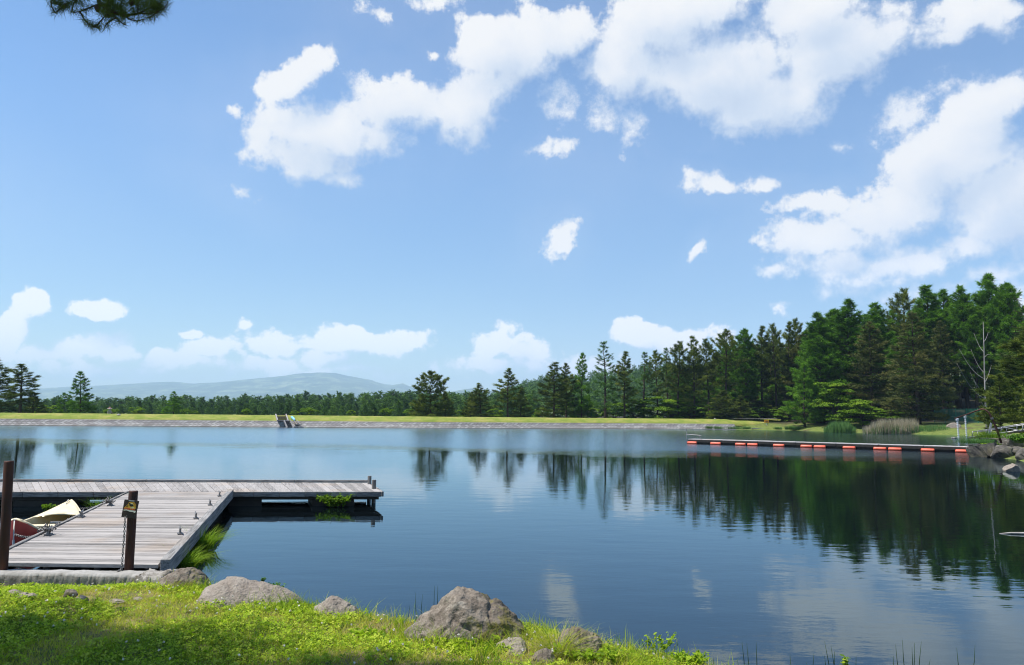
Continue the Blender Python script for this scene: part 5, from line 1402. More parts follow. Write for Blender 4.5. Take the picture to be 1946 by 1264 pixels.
for (x0, x1) in [(1307,1325.5),(1351,1371),(1398,1418),(1421,1441),(1470,1491.5),(1522,1544),(1547,1570),(1602,1626.5),(1660,1685),(1688,1714),(1750,1776.5),(1815,1842)]:
    def along(px):
        d = ray(px, 850); k = d.x / d.y
        t = (k * wl0.y - wl0.x) / (wdir.x - k * wdir.y); return t
    a, bq = along(x0), along(x1); L_ = bq - a; r_ = 0.125
    pr = [(0, .04), (.03, .11), (.08, r_), (.5, r_ * 1.03), (L_ / 2, r_ * 1.05), (L_ - .5, r_ * 1.03), (L_ - .08, r_), (L_ - .03, .11), (L_, .04)] if L_ > 1.1 else [(0, .04), (.03, .11), (.08, r_), (L_ / 2, r_ * 1.04), (L_ - .08, r_), (L_ - .03, .11), (L_, .04)]
    mb = MB(); mb.tube([wdir * (a + s) + wn_ * -.10 + Vector((0, 0, 0.085)) for s, _ in pr], [q for _, q in pr], 12); mb.build('float', M_FLOAT, fw, smooth=True)
M_ALU = m_worn('grey_metal_rail', [(0.3, (0.16, 0.165, 0.17)), (0.7, (0.34, 0.345, 0.35))], 4, 0.4, 0.05, 0.002, 0.5)
def thin(mbl, a, b_, r_): mbl.tube([a, b_], r_, 6)
e = wdir * .05 + wn_ * .3
mb = MB(); thin(mb, e + Vector((-.28, 0, -.2)), e + Vector((-.28, 0, 1.15)), .022); mb.box(e + Vector((-.28, 0, 1.15)), (.09, .09, .09)); mb.build('end_pole', M_ALU, fw)
mb = MB(); thin(mb, e + Vector((-.28, 0, .80)), e + wdir * 1.05 + Vector((0, 0, .72)), .022); mb.build('rail', M_ALU, fw)
mb = MB(); thin(mb, e + wdir * .8 + Vector((0, 0, .72)), e + wdir * 1.05 + Vector((0, 0, WD)), .032); mb.build('brace', M_IRON, fw)
mb = MB(); mb.beam(wdir * (wL - .4) + wn_ * .7 + Vector((0, 0, WD + .06)), wdir * (wL + 1.0) + wn_ * .75 + Vector((0, 0, WD + .28)), .12, .10); mb.box(wdir * (wL - .1) + wn_ * .3 + Vector((0, 0, WD + .08)), (.3, .2, .14)); mb.build('shore_hinge', M_IRON, fw)

# ------------------------------------------------------------------ rocky point: rocks, gangway, bent pipe, marker poles
for i, (px, py, D, s, lb) in enumerate([
        (1872, 857, 49.5, (2.1, 1.6, 1.3), 'large dark rock at the end of the floating walkway'), (1904, 862, 48.5, (1.5, 1.4, 1.1), 'rounded dark rock right of the one at the walkway end'),
        (1924, 847, 51, (1.5, 1.5, 1.4), 'upright dark rock with a lit top on the rocky point'), (1930, 862, 48.5, (1.7, 1.4, .9), 'low grey rock wedged among the dark ones on the point'),
        (1882, 841, 54, (2.3, 1.8, .9), 'flat shelf rock behind the rock at the walkway end'), (1908, 836, 55, (2.5, 2, .8), 'long flat shelf rock under the bent pipe'), (1962, 866, 46, (2.0, 1.6, 1.2), 'dark rock at the waterline cut by the right edge')]):
    boulder('rock', PD(px, py, D), s, M_ROCKG, lb, 'rock', 60 + i, 8, None, 0.11)
p = P(1922, 896, 0.0); boulder('rock', p + Vector((0, 0, .05)), (.72, .62, .62), M_ROCKP, 'pale round stone standing alone in the dark water', 'rock', 71, 7)
boulder('rock', PD(1813, 812, 116) , (2.4, 1.6, 1.3), M_ROCKP, 'pale pointed rock on the far grassy shore behind the marker poles', 'rock', 72, 8)
p = P(1930, 1015, 0.0)
mb = MB(); mb.tube([p + Vector((-.32, .03, .0)), p + Vector((-.1, .0, .02)), p + Vector((.3, -.04, .02)), p + Vector((.9, -.10, .0))], [.008, .02, .028, .018], 8)
tag(mb.build('driftwood', M_DEAD, None, smooth=True), 'pale piece of driftwood floating at the right edge', 'driftwood')
# gangway rails
gA, gB = PD(1850, 832, 54), PD(1975, 815, 50)
gw = empty('gangway', gA, 0, 'metal gangway with double pipe rails sloping up from the point', 'gangway')
ga, gb = Vector((0, 0, 0)), gB - gA; sdv = Vector((.25, 1.0, 0)).normalized()
for sd_ in (0, 1):
    o_ = sdv * (1.0 * sd_)
    mb = MB(); mb.tube([ga + o_, gb + o_], .034, 8); mb.build('lower_rail', M_ALU, gw, smooth=True)
    mb = MB(); mb.tube([ga + o_ + Vector((.25, 0, .38)), gb + o_ + Vector((0, 0, .40))], .03, 8); mb.build('top_rail', M_ALU, gw, smooth=True)
    for t in (0.06, .28, .52, .76, .98):
        q = lerp(ga, gb, t) + o_; mb = MB(); mb.tube([q, q + Vector((.05, 0, .39))], .025, 8); mb.build('post', M_ALU, gw, smooth=True)
mb = MB(); mb.tube([lerp(ga, gb, .52) + Vector((0, 0, .36)), lerp(ga, gb, .76)], .025, 6); mb.build('brace', M_ALU, gw, smooth=True)
mb = MB(); mb.beam(ga + sdv * .5 - Vector((0, 0, .05)), gb + sdv * .5 - Vector((0, 0, .05)), .85, .04); mb.build('walk_plate', M_DARKWOOD, gw)
for t in (.02, .36, .56):
    q = lerp(ga, gb, t) + Vector((0, -.06, .02)); mb = MB(); mb.box(q, (.11, .06, .09)); mb.build('clamp', flatmat('brass_clamp', (.62, .50, .16), .4), gw, bevel=.01)
mb = MB(); q = lerp(ga, gb, .27); mb.tube([q + Vector((-.1, .1, -.1)), q + Vector((.14, .1, .85))], .035, 7); mb.build('stay', M_ALU, gw)
mb = MB(); mb.tube([q + Vector((.12, .3, -.1)), q + Vector((.32, .3, .80))], .03, 7); mb.build('stay', M_ALU, gw)
# bent pipe
D_ = 49.5
bp = [PD(x, y, D_ + k) for x, y, k in [(1903,842,0),(1895,818,.0),(1885,795,.0),(1879,784,.0),(1872,778.5,.1),(1866,777.5,.3),(1855,781,.7),(1838,787.5,1.3),(1814,795.5,2.0)]]
mb = MB(); o0 = bp[0]; mb.tube([q - o0 for q in bp], [.07, .068, .06, .055, .05, .048, .045, .042, .038], 10)
r_ = empty('bent_pipe', o0, 0, 'rusty pipe bent over in an arch above the gangway', 'pipe'); mb.build('pipe', M_RUST, r_, smooth=True)
mb = MB(); d_ = (bp[2] - bp[1]).normalized(); mb.tube([bp[2] - o0 - d_ * .06, bp[2] - o0 + d_ * .06], .085, 10); mb.build('collar', M_IRON, r_)
# marker poles in the water of the cove
M_WPL = flatmat('white_plastic', (.74, .75, .76), .4); M_GPL = flatmat('grey_plastic', (.36, .40, .44), .4)
for px, yb, yt, lb in [(1822, 835, 795, 'white ribbed marker pole with a grey cap, nearer of the two in the cove'), (1837, 830.5, 790, 'white ribbed marker pole with a grey cap, farther of the two in the cove')]:
    b_ = P(px, yb, 0.0); t_ = PD(px - .8, yt, b_.y); H_ = t_.z
    mp = empty('marker_pole', b_, 0, lb, 'marker pole'); mp.rotation_euler = (0, R(-1.5), 0)
    mb = MB(); nr = 11; pts = []; rad = []
    for k in range(nr):
        z = (H_ - .28) * k / nr; dz = (H_ - .28) / nr
        pts += [(0, 0, z), (0, 0, z + dz * .55), (0, 0, z + dz * .62), (0, 0, z + dz * .94)]; rad += [.05, .05, .12, .12]
    mb.tube([(0, 0, -.8)] + pts, [.05] + rad, 10); mb.build('ribbed_pole', M_WPL, mp, smooth=False)
    mb = MB(); mb.tube([(0, 0, H_ - .30), (0, 0, H_ - .26), (0, 0, H_ - .04), (0, 0, H_)], [.10, .17, .17, .11], 12); mb.build('cap', M_GPL, mp)
def rel(objs): pass
def plank_raft(name, px0, px1, py, D, n, label, cat, z=.12):
    a, b_ = PD(px0, py, D), PD(px1, py, D); a.z = b_.z = z; o = lerp(a, b_, .5); rr = random.Random(px0)
    root = empty(name, (o.x, o.y, 0), 0, label, cat); o = Vector((o.x, o.y, 0))
    for k in range(n):
        y = k * .36; mb = MB(); mb.beam(a - o + Vector((rr.uniform(0, 1), y, rr.uniform(-.05, .08))), b_ - o + Vector((-rr.uniform(0, 1.2), y + rr.uniform(-.2, .2), rr.uniform(-.06, .06))), .3, .14, rr.random()); mb.build('timber', M_PALEWOOD, root, bevel=.02)
    mb = MB(); mb.beam(lerp(a, b_, .2) - o + Vector((0, -.1, -.12)), lerp(a, b_, .2) - o + Vector((0, n * .36, -.12)), .2, .14); mb.build('bearer', M_DARKWOOD, root)
plank_raft('old_timbers', 1728, 1793, 822, 119, 4, 'old grey timbers lying at the water before the pale reeds', 'timbers', .3)
plank_raft('sunken_timbers', 1802, 1833, 832.5, 93, 2, 'half sunken grey timbers at the foot of the nearer marker pole', 'timbers', .06)
plank_raft('shore_slab', 1425, 1471, 814.5, 139, 2, 'dark flat slab at the water below the yellow sign board', 'slab', .22)
# yellow sign at the end of the dam
q = PD(1457, 810, 141); zt = PD(1457, 799.5, 141).z
ys = empty('sign', q, 0, 'small orange yellow sign board on leaning legs at the end of the dam', 'sign')
m_or = flatmat('orange_sign', (.80, .36, .02), .5)
hgt = zt - q.z
mb = MB(); mb.box((0, 0, hgt - .12), (.86, .05, .50)); mb.build('board', m_or, ys, bevel=.01)
mb = MB(); mb.box((.02, -.030, hgt - .10), (.46, .008, .16)); mb.build('panel_mark', flatmat('dark_red_mark', (.30, .07, .02)), ys)
mb = MB(); mb.tube([(-.15, .05, hgt - .3), (.2, .0, -.1)], .05, 6); mb.build('leg', M_WPL, ys); mb = MB(); mb.tube([(.3, .05, hgt - .3), (.12, .0, -.1)], .045, 6); mb.build('leg', M_DARKWOOD, ys)
for px, run, z, s, lb in [(214, 2.9, 1.62, (.55, .4, .35), 'white stone on the grass slope right of the stone lantern'), (196, 4.2, 1.80, (.5, .4, .3), 'dark stone beside the stone lantern on the crest'), (1383, 4.5, 1.86, (.35, .3, .25), 'white pebble on the crest near the start of the track')]:
    o_, _, _ = on_dam(px, z, run); boulder('stone', o_, s, M_ROCKG if px == 196 else M_STONE, lb, 'stone', px)

# green wire fence in front of the wood
m_gf, nt, b = newmat('green_coated_wire'); setb(nt, b, (0.03, 0.22, 0.13), .5)
f0, f1 = PD(1776, 800, 126), PD(1880, 800, 124)
fz = ground_at(60, 124)
fn = empty('wire_fence', (f0.x, f0.y, 0), 0, 'green coated wire fence standing before the tree trunks', 'fence')
fd = Vector((f1.x - f0.x, f1.y - f0.y, 0)); npan = 5; FH = 2.3
for k in range(npan + 1):
    q = fd * (k / npan); zg = ground_at(f0.x + q.x, f0.y + q.y); mb = MB(); mb.tube([q + Vector((0, 0, zg - .2)), q + Vector((0, 0, zg + FH))], .05, 6); mb.build('post', m_gf, fn)
    if k < npan:
        mb = MB(); q2 = fd * ((k + 1) / npan); zz = ground_at(f0.x + q2.x, f0.y + q2.y)
        up = Vector((0, 0, 1))
        nv_, nh_ = 22, 22
        for i in range(1, nv_): a = lerp(q, q2, i / nv_); zb = zg + (zz - zg) * i / nv_; mb.beam(a + up * zb, a + up * (zb + FH - .05), .016, .016)
        for i in range(nh_ + 1): h_ = .04 + (FH - .1) * i / nh_; mb.beam(q + up * (zg + h_), q2 + up * (zz + h_), .016, .016)
        mb.build('wire_panel', m_gf, fn)

# ------------------------------------------------------------------ blades, reeds and tufts
def blades(C, H, W, lean, rng, segs=3, az=None, bend=0.5):
    """curved tapering grass blades rooted at C (n,3); returns triangles"""
    n = len(C); az = rng.uniform(0, 2 * math.pi, n) if az is None else az
    o = np.stack([np.cos(az), np.sin(az), np.zeros(n)], -1); sd_ = np.stack([-np.sin(az), np.cos(az), np.zeros(n)], -1)
    tw = rng.uniform(0, math.pi, n); sd_ = sd_ * np.cos(tw)[:, None] + o * np.sin(tw)[:, None] * 0.7
    H = np.broadcast_to(H, n)[:, None]; W = np.broadcast_to(W, n)[:, None]; lean = np.broadcast_to(lean, n)[:, None]
    rows = []
    for s in range(segs + 1):
        t = s / segs; p = C + o * (H * lean * (t * (1 - bend) + bend * t * t)) + np.array([0, 0, 1.]) * (H * (t - 0.38 * np.minimum(lean, 1.4) * bend * t * t))
        w_ = W * (1 - t) ** 0.7 if s < segs else W * 0
        rows.append((p - sd_ * w_, p + sd_ * w_))
    V = np.stack([x for r in rows for x in r], 1); m_ = 2 * (segs + 1)
    Fc = []
    for s in range(segs):
        a = 2 * s
        Fc.append([a, a + 1, a + 3])
        if s < segs - 1: Fc.append([a, a + 3, a + 2])
    Fc = np.array(Fc); idx = (np.arange(n)[:, None, None] * m_ + Fc[None]).reshape(-1, 3)
    return V.reshape(-1, 3), idx, len(Fc)
L_GRASS = m_leaf('meadow_grass', [(0.0, (0.05, 0.12, 0.012)), (0.30, (0.19, 0.29, 0.016)), (0.52, (0.38, 0.43, 0.03)), (0.75, (0.48, 0.45, 0.08)), (1.0, (0.46, 0.36, 0.17))], 0.0, 0.35)
L_CLOVER = m_leaf('clover_leaves', [(0.0, (0.05, 0.13, 0.008)), (0.5, (0.29, 0.42, 0.02)), (1.0, (0.52, 0.58, 0.07))], 0.0, 0.42, 0.6, 0.12)
L_SEDGE = m_leaf('sedge_blades', [(0.0, (0.05, 0.12, 0.012)), (0.5, (0.16, 0.28, 0.02)), (1.0, (0.36, 0.42, 0.06))], 0.05, 0.35)
L_REED = m_leaf('green_reeds', [(0.0, (0.05, 0.13, 0.03)), (0.5, (0.09, 0.20, 0.055)), (1.0, (0.16, 0.28, 0.09))], 0.05, 0.3)
L_DRY = m_leaf('pale_dry_reeds', [(0.0, (0.16, 0.14, 0.085)), (0.5, (0.34, 0.29, 0.205)), (1.0, (0.50, 0.45, 0.35))], 0.05, 0.25)
L_RUSH = m_leaf('dark_rushes', [(0.0, (0.012, 0.03, 0.012)), (0.5, (0.025, 0.055, 0.018)), (1.0, (0.05, 0.09, 0.03))], 0.05, 0.1)

def lawn_pts(n, rng, x0=-9, x1=6.2, y0=3.6, y1=11.6, dens=None):
    x = rng.uniform(x0, x1, n); y = rng.uniform(y0, y1, n)
    z = lawn_h(x, y); ok = z > 0.12
    k_ = (kB - kA); s_ = ((x - kA.x) * kn.x + (y - kA.y) * kn.y)           # not on or beyond the kerb
    ok &= ~((s_ > -0.02) & (x < kB.x + .45))
    # thin out beyond the frame and where the view is far
    ok &= (np.abs(x / np.maximum(y, .1)) < 0.80) | (rng.random(n) < .35)
    if dens is not None: ok &= rng.random(n) < dens(x, y)
    return np.stack([x, y, z], -1)[ok]
rg2 = np.random.default_rng(5)
def patchy(x, y): return fbm(x * 1.1 + 4, y * 1.1, 41, 4)
# turf
C = lawn_pts(350000, rg2, dens=lambda x, y: 1 - .55 * sstep(.57, .68, patchy(x, y)))
pt = patchy(C[:, 0], C[:, 1]); n = len(C)
dry = np.clip((pt - 0.45) * 5.5, -0.7, 1.3); 
H = rg2.uniform(.025, .075, n) * (1 + .3 * (pt < .45)) * np.where((KY - C[:, 1] < .7) & (C[:, 0] < -4.2), .55, 1); sh = np.clip(seg_dist(C[:, 0], C[:, 1], NEAR), 0, 1)
H = H * (1 + 1.2 * (1 - sh) * rg2.random(n))
V1, F1, k1 = blades(C, H, rg2.uniform(.0022, .0042, n), rg2.uniform(.3, 1.3, n), rg2, 2)
t1 = np.repeat(np.clip(0.46 + dry * .30 + rg2.normal(0, .16, n), 0, 1), k1)
gr = np_mesh('grass', V1, F1, L_GRASS, tint=t1); gr['kind'] = 'stuff'
# clover: three round leaflets on each stalk
C = lawn_pts(120000, rg2, dens=lambda x, y: np.clip(1.5 - 1.6 * sstep(.42, .60, patchy(x, y)), .12, 1) * np.clip(.4 + 1.2 * fbm(x * 2.6, y * 2.6, 47, 3), 0, 1))
n = len(C); sz = rg2.uniform(.007, .0145, n) * (1 + .35 * (rg2.random(n) < .2)); base = C + np.stack([rg2.normal(0, .01, n), rg2.normal(0, .01, n), rg2.uniform(.025, .065, n)], -1)
tilt = rg2.normal(0, .38, (n, 2)); a0 = rg2.uniform(0, 6.28, n); VV = []
for k in range(3):
    a = a0 + k * 2.094
    for rr_, da in [(0.15, 0), (1.05, -.62), (1.75, -.30), (1.75, .30), (1.05, .62)]:
        dx, dy = np.cos(a + da) * sz * rr_, np.sin(a + da) * sz * rr_
        VV.append(np.stack([base[:, 0] + dx, base[:, 1] + dy, base[:, 2] + dx * tilt[:, 0] + dy * tilt[:, 1] + (.25 * sz if rr_ > 1.5 else 0)], -1))
V = np.stack(VV, 1).reshape(-1, 3); Fc = (np.arange(n * 3)[:, None] * 5 + np.arange(5)[None])
t = np.repeat(np.clip(.57 + rg2.normal(0, .24, n) + .5 * (fbm(C[:, 0] * 1.7, C[:, 1] * 1.7, 52) - .5), 0, 1), 3)
clv = np_mesh('clover', V, Fc, L_CLOVER, tint=t); clv['kind'] = 'stuff'
# white clover heads
C = lawn_pts(2200, rg2, dens=lambda x, y: np.clip(.2 + 2.5 * (fbm(x * .9 + 9, y * .9, 61, 3) - .42), .04, 1)); n = len(C)
c = C + np.stack([np.zeros(n), np.zeros(n), rg2.uniform(.065, .11, n)], -1); d = norm(rg2.normal(0, 1, (n, 26, 3)))
V, Fc, t = needles(np.repeat(c, 26, 0), d.reshape(-1, 3), 1, .013, .004, .2, rg2, np.full(n * 26, .5), .2)
mfl, nt, b = newmat('clover_heads'); setb(nt, b, nt.ramp(nt.attr(), [(.2, (.60, .52, .42)), (.5, (.86, .82, .74))]), .8)
fl = np_mesh('clover_flowers', V, Fc, mfl, tint=t); fl['kind'] = 'stuff'
# rank grass along the edge of the bank and round the rocks
L = rg2.uniform(0, 1, 5200); seg = np.array(NEAR); cum_ = np.concatenate([[0], np.cumsum(np.linalg.norm(np.diff(seg, axis=0), axis=1))])
s = L * cum_[-1]; x = np.interp(s, cum_, seg[:, 0]) + rg2.normal(0, .13, len(s)); y = np.interp(s, cum_, seg[:, 1]) + rg2.normal(-.10, .15, len(s)); z = lawn_h(x, y)
cl = fbm(s * 1.6, s * 0 + 3.3, 71, 3); ok = (z > .0) & (rg2.random(len(s)) < np.clip((cl - .34) * 4, 0.03, 1)) & (x > kB.x + .5)
# around the big boulder and the stones on the right
def around(cx, cy, rx, ry, n): a = rg2.uniform(0, 6.28, n); r_ = 1 + np.abs(rg2.normal(0, .22, n)); return cx + np.cos(a) * rx * r_, cy + np.sin(a) * ry * r_
bx = PD(890, 1180, 7.9).x
ax_, ay_ = around(bx, 7.85, .62, .55, 900); sel = ay_ < 8.1; ax_, ay_ = ax_[sel], ay_[sel]
b2 = PD(1060, 1220, 7.0).x; ax2, ay2 = around(b2, 6.75, .60, .35, 750); sel = ay2 < 7.0; ax2, ay2 = ax2[sel], ay2[sel]
x = np.concatenate([x[ok], ax_, ax2]); y = np.concatenate([y[ok], ay_, ay2]); C = np.stack([x, y, lawn_h(x, y)], -1); C = C[C[:, 2] > 0.0]; n = len(C)
V1, F1, k1 = blades(C, rg2.uniform(.08, .24, n), rg2.uniform(.0028, .005, n), rg2.uniform(.2, 1.2, n), rg2, 3)
t1 = np.repeat(np.clip(rg2.normal(.33, .17, n), 0, 1), k1)
g2 = np_mesh('bank_grass', V1, F1, L_GRASS, tint=t1); g2['kind'] = 'stuff'

def tuft(name, c, n, H, spread, lean, mat, label, cat, seed, wd=.004, tint=.55, az=None, group=None, zfix=None):
    r = np.random.default_rng(seed); C = np.stack([r.normal(0, spread, n), r.normal(0, spread * .8, n), np.zeros(n)], -1)
    azz = np.arctan2(C[:, 1], C[:, 0]) + r.normal(0, .5, n) if az is None else r.normal(az, .7, n)
    V, Fc, k = blades(C, r.uniform(H * .55, H * 1.15, n), r.uniform(wd * .7, wd * 1.2, n), r.uniform(lean * .3, lean * 1.2, n), r, 5, azz, .8)
    o = np_mesh(name, V, Fc, mat, tint=np.repeat(np.clip(r.normal(tint, .18, n), 0, 1), k)); o.location = c
    return tag(o, label, cat, group)
tuft('sedge_tuft', P(343, 1083, .02), 480, .42, .10, 1.5, L_SEDGE, 'bright arching sedge tuft nearer the kerb, right of the jetty', 'sedge', 81, .0075, .5)
tuft('sedge_tuft', P(381, 1044, .02), 480, .46, .10, 1.35, L_SEDGE, 'bright arching sedge tuft farther along the right side of the jetty', 'sedge', 82, .0075, .5)
_p = P(1056, 1252, .27); tuft('sedge_tuft', _p, 420, .34, .06, 1.4, L_GRASS, 'drooping tuft of half dry sedge before the small grey rock', 'sedge', 83, .003, .5)
_p = P(1082, 1250, .27); tuft('sedge_tuft', _p, 300, .26, .07, 1.3, L_DRY, 'straw coloured dry tuft beside the drooping sedge', 'sedge', 84, .003, .5)
_p = P(640, 1162, .26); tuft('grass_tuft', _p, 140, .16, .07, 1.0, L_GRASS, 'green grass tuft before the small pointed rock', 'grass tuft', 85, .004, .35)
_p = P(845, 1216, .3); tuft('grass_tuft', _p, 260, .22, .10, 1.0, L_GRASS, 'dark grass tuft at the left foot of the big boulder', 'grass tuft', 86, .004, .15)
for i, (px, py, H, lb) in enumerate([(188, 968, .34, 'weedy grass clump at the jetty side beyond the canoe'), (238, 946, .30, 'thin weed clump in the corner where walkway and arm meet')]):
    tuft('grass_tuft', P(px, py, .1), 150, H, .10, .9, L_SEDGE, lb, 'grass tuft', 90 + i, .005, .3)
# leafy plant rooted at the arm of the jetty
def leafy(name, c, n, H, spread, leaf, label, cat, seed, mat, tint=.5, droop=.35):
    r = np.random.default_rng(seed); mb = MB(); P_ = []; N_ = []
    for i in range(n):
        a = r.uniform(0, 6.28); e = r.uniform(.25, 1.0); Ln = H * r.uniform(.6, 1.1)
        o = np.array([math.cos(a) * spread * (1 - .3 * e), math.sin(a) * spread * .6, 0])
        pts = [np.array([r.normal(0, spread * .2), r.normal(0, spread * .15), 0.0])]
        for t in (.33, .66, 1.0): pts.append(pts[0] + o * t + np.array([0, 0, Ln * (t - droop * t * t)]))
        mb.tube([tuple(p) for p in pts], [leaf * .09, leaf * .08, leaf * .06, leaf * .03], 3, False)
        for k in range(9):
            t = r.uniform(.25, 1.0); i0 = min(2, int(t * 3)); f = t * 3 - i0; P_.append(pts[i0] * (1 - f) + pts[i0 + 1] * f + r.normal(0, leaf * .4, 3)); N_.append(norm(np.array([0, 0, .9]) + r.normal(0, .5, 3)))
    Pp = np.array(P_); Nn = np.array(N_); k = len(Pp); a = norm(np.cross(Nn, r.normal(0, 1, (k, 3)))); b_ = np.cross(Nn, a); L_ = leaf * r.uniform(.6, 1.25, (k, 1))
    V = np.empty((k, 6, 3)); V[:, 0] = Pp - a * L_; V[:, 1] = Pp - a * L_ * .3 + b_ * L_ * .42; V[:, 2] = Pp + a * L_ * .4 + b_ * L_ * .34; V[:, 3] = Pp + a * L_; V[:, 4] = Pp + a * L_ * .4 - b_ * L_ * .34; V[:, 5] = Pp - a * L_ * .3 - b_ * L_ * .42
    root = empty(name, c, 0, label, cat)
    mb.build('stems', mat, root)
    np_mesh('leaves', V.reshape(-1, 3), np.arange(k * 6).reshape(-1, 6), mat, root, tint=np.clip(r.normal(tint, .2, k), 0, 1))
    return root
pl = P(634, 962, 0.02); leafy('leafy_plant', pl, 60, .42, .46, .055, 'green leafy plant growing out under the arm of the jetty', 'plant', 101, L_BROAD, .5, .3)
pl = P(91, 972, 0.0); leafy('leafy_plant', pl, 14, .26, .18, .045, 'small leafy weed in the shade behind the canoe', 'plant', 102, L_BROAD, .5)
for i, (px, py, H, sp, lf, lb) in enumerate([(1256, 1243, .24, .16, .020, 'feathery green herb on the bank edge right of the rocks'), (1607, 1296, .30, .03, .026, 'single upright leafy stem among the rushes in the water'), (1310, 1262, .12, .16, .03, 'low leafy herb at the tip of the grassy bank'),
        (500, 1106, .07, .03, .014, 'tiny feathery sprig on the top of the long flat rock'), (525, 1118, .09, .10, .022, 'small dark-leaved plant behind the long flat rock'), (700, 1215, .12, .16, .024, 'broad-leaved weeds in the grass left of the boulder'), (905, 1246, .14, .30, .030, 'dense low weeds in front of the big boulder'), (1120, 1252, .13, .30, .030, 'low weeds in front of the small grey rock')]):
    z = .05 if px in (1607,) else .28
    c = P(px, py, z); leafy('leafy_plant', c, (18 if px == 1256 else 46) if sp > .12 else 12, H, sp, lf, lb, 'plant', 110 + i, L_CLOVER if px not in (500, 525) else L_REED, .45, .25)
# rushes standing in the near water
def rush(name, stems, label, seed, zb=-.05):
    r = random.Random(seed); mb = MB(); o = P(stems[0][0], stems[0][1], 0); o.z = 0
    root = empty(name, o, 0, label, 'rushes')
    for (bx_, by_, tx_, ty_) in stems:
        b_ = P(bx_, by_, 0); t_ = PD(tx_, ty_, b_.y + r.uniform(-.05, .05)); md = lerp(b_, t_, .55) + Vector((r.uniform(-.008, .008), 0, 0)); b2 = b_ - Vector((0, 0, .3))
        mb = MB(); mb.tube([b2 - o, b_ - o, md - o, t_ - o], [.0042, .004, .0034, .0012], 5); mb.build('stem', L_RUSH, root, smooth=True)
    return root
Yb = 1300
rush('rushes', [(1416, Yb, 1410, 1220), (1428, Yb, 1419, 1222), (1440, Yb, 1437, 1221), (1407, Yb + 6, 1401, 1252)], 'clump of four dark rushes in the water, leftmost at the bottom edge', 1)
rush('rushes', [(1503, Yb, 1501, 1243), (1545, Yb, 1547, 1242), (1535, Yb + 8, 1533, 1258)], 'sparse short rushes standing singly in the near water', 2)
rush('rushes', [(1582, Yb, 1567, 1219), (1590, Yb, 1579, 1227), (1588, Yb, 1586, 1238), (1570, Yb, 1567, 1246), (1628, Yb, 1627, 1247)], 'clump of dark rushes beside the single leafy stem', 3)
rush('rushes', [(1712, Yb, 1702, 1225), (1722, Yb, 1715, 1216), (1737, Yb, 1733, 1229), (1735, Yb, 1738, 1222), (1745, Yb, 1751, 1219), (1700, Yb, 1698, 1247), (1760, Yb, 1768, 1253)], 'largest clump of dark rushes, seven stems at the bottom edge', 4)
rush('rushes', [(1823, Yb, 1818, 1231), (1846, Yb, 1853, 1225)], 'pair of tall dark rushes leaning apart near the right corner', 5)
rush('rushes', [(1200, 1262, 1196, 1212), (1212, 1262, 1216, 1214), (1176, 1255, 1170, 1208), (1340, 1290, 1330, 1244), (1352, 1290, 1356, 1250)], 'thin rushes along the edge of the bank right of the small rock', 6)
rush('rushes', [(792, 1190, 790, 1126), (800, 1190, 803, 1130), (824, 1186, 826, 1113), (832, 1186, 831, 1114), (775, 1190, 779, 1150)], 'thin tall grass stems at the water left of the boulder', 7)
# reed beds and tufts on the far shore
def reedbed(name, px0, px1, ytop, ybot, D, n, mats, label, seed, tall=None):
    r = np.random.default_rng(seed); root = empty(name, PD((px0 + px1) / 2, ybot, D), 0, label, 'reeds'); o = np.array(root.location)
    for nm, mat, frac, wd, lo, hi, tn in mats:
        k = int(n * frac); u = r.beta(1.3, 1.3, k); px = px0 + (px1 - px0) * (lo + (hi - lo) * u); y = D + r.uniform(-2.2, 2.2, k)
        k1 = px / 1.0; tx = np.array([ray(a, ybot).x / ray(a, ybot).y for a in px]); x = tx * y
        top = EYE + np.array([ray(a, ytop).z / ray(a, ytop).y for a in px]) * D
        edge_ = np.clip(np.minimum((px - px0), (px1 - px)) / (px1 - px0) * 4.2, .35, 1) ** .6
        H = (top * .98) * edge_ * (0.45 + .72 * r.random(k) ** .8) * (1.0 if nm != 'green_reeds' or tall is None else tall)
        C = np.stack([x, y, np.zeros(k)], -1) - o
        C[:, 2] = np.maximum(ground_h(x, y), 0) - .05 - o[2]
        V, Fc, kk = blades(C, np.maximum(H - np.maximum(ground_h(x, y), 0), .3), r.uniform(wd * .7, wd * 1.3, k), r.uniform(.05, .35, k), r, 3, None, .6)
        np_mesh(nm, V, Fc, mat, root, tint=np.repeat(np.clip(r.normal(tn, .2, k), 0, 1), kk))
    return root
reedbed('reed_bed', 1566, 1627, 799.5, 820, 124, 2600, [('green_reeds', L_REED, 1.0, .036, 0, 1, .65)], 'low dense green reed bed on the far right shore', 131)
reedbed('reed_bed', 1640, 1770, 794, 824, 117, 5200, [('dry_reeds', L_DRY, .62, .032, 0, .82, .6), ('green_reeds', L_REED, .55, .036, 0, 1, .65)], 'wide reed bed with pale dry stems above green ones', 132, .62)
reedbed('reed_bed', 1755, 1808, 806, 825, 116, 700, [('green_reeds', L_REED, 1.0, .03, 0, 1, .6)], 'sparse green reeds between the pale bed and the old timbers', 133)
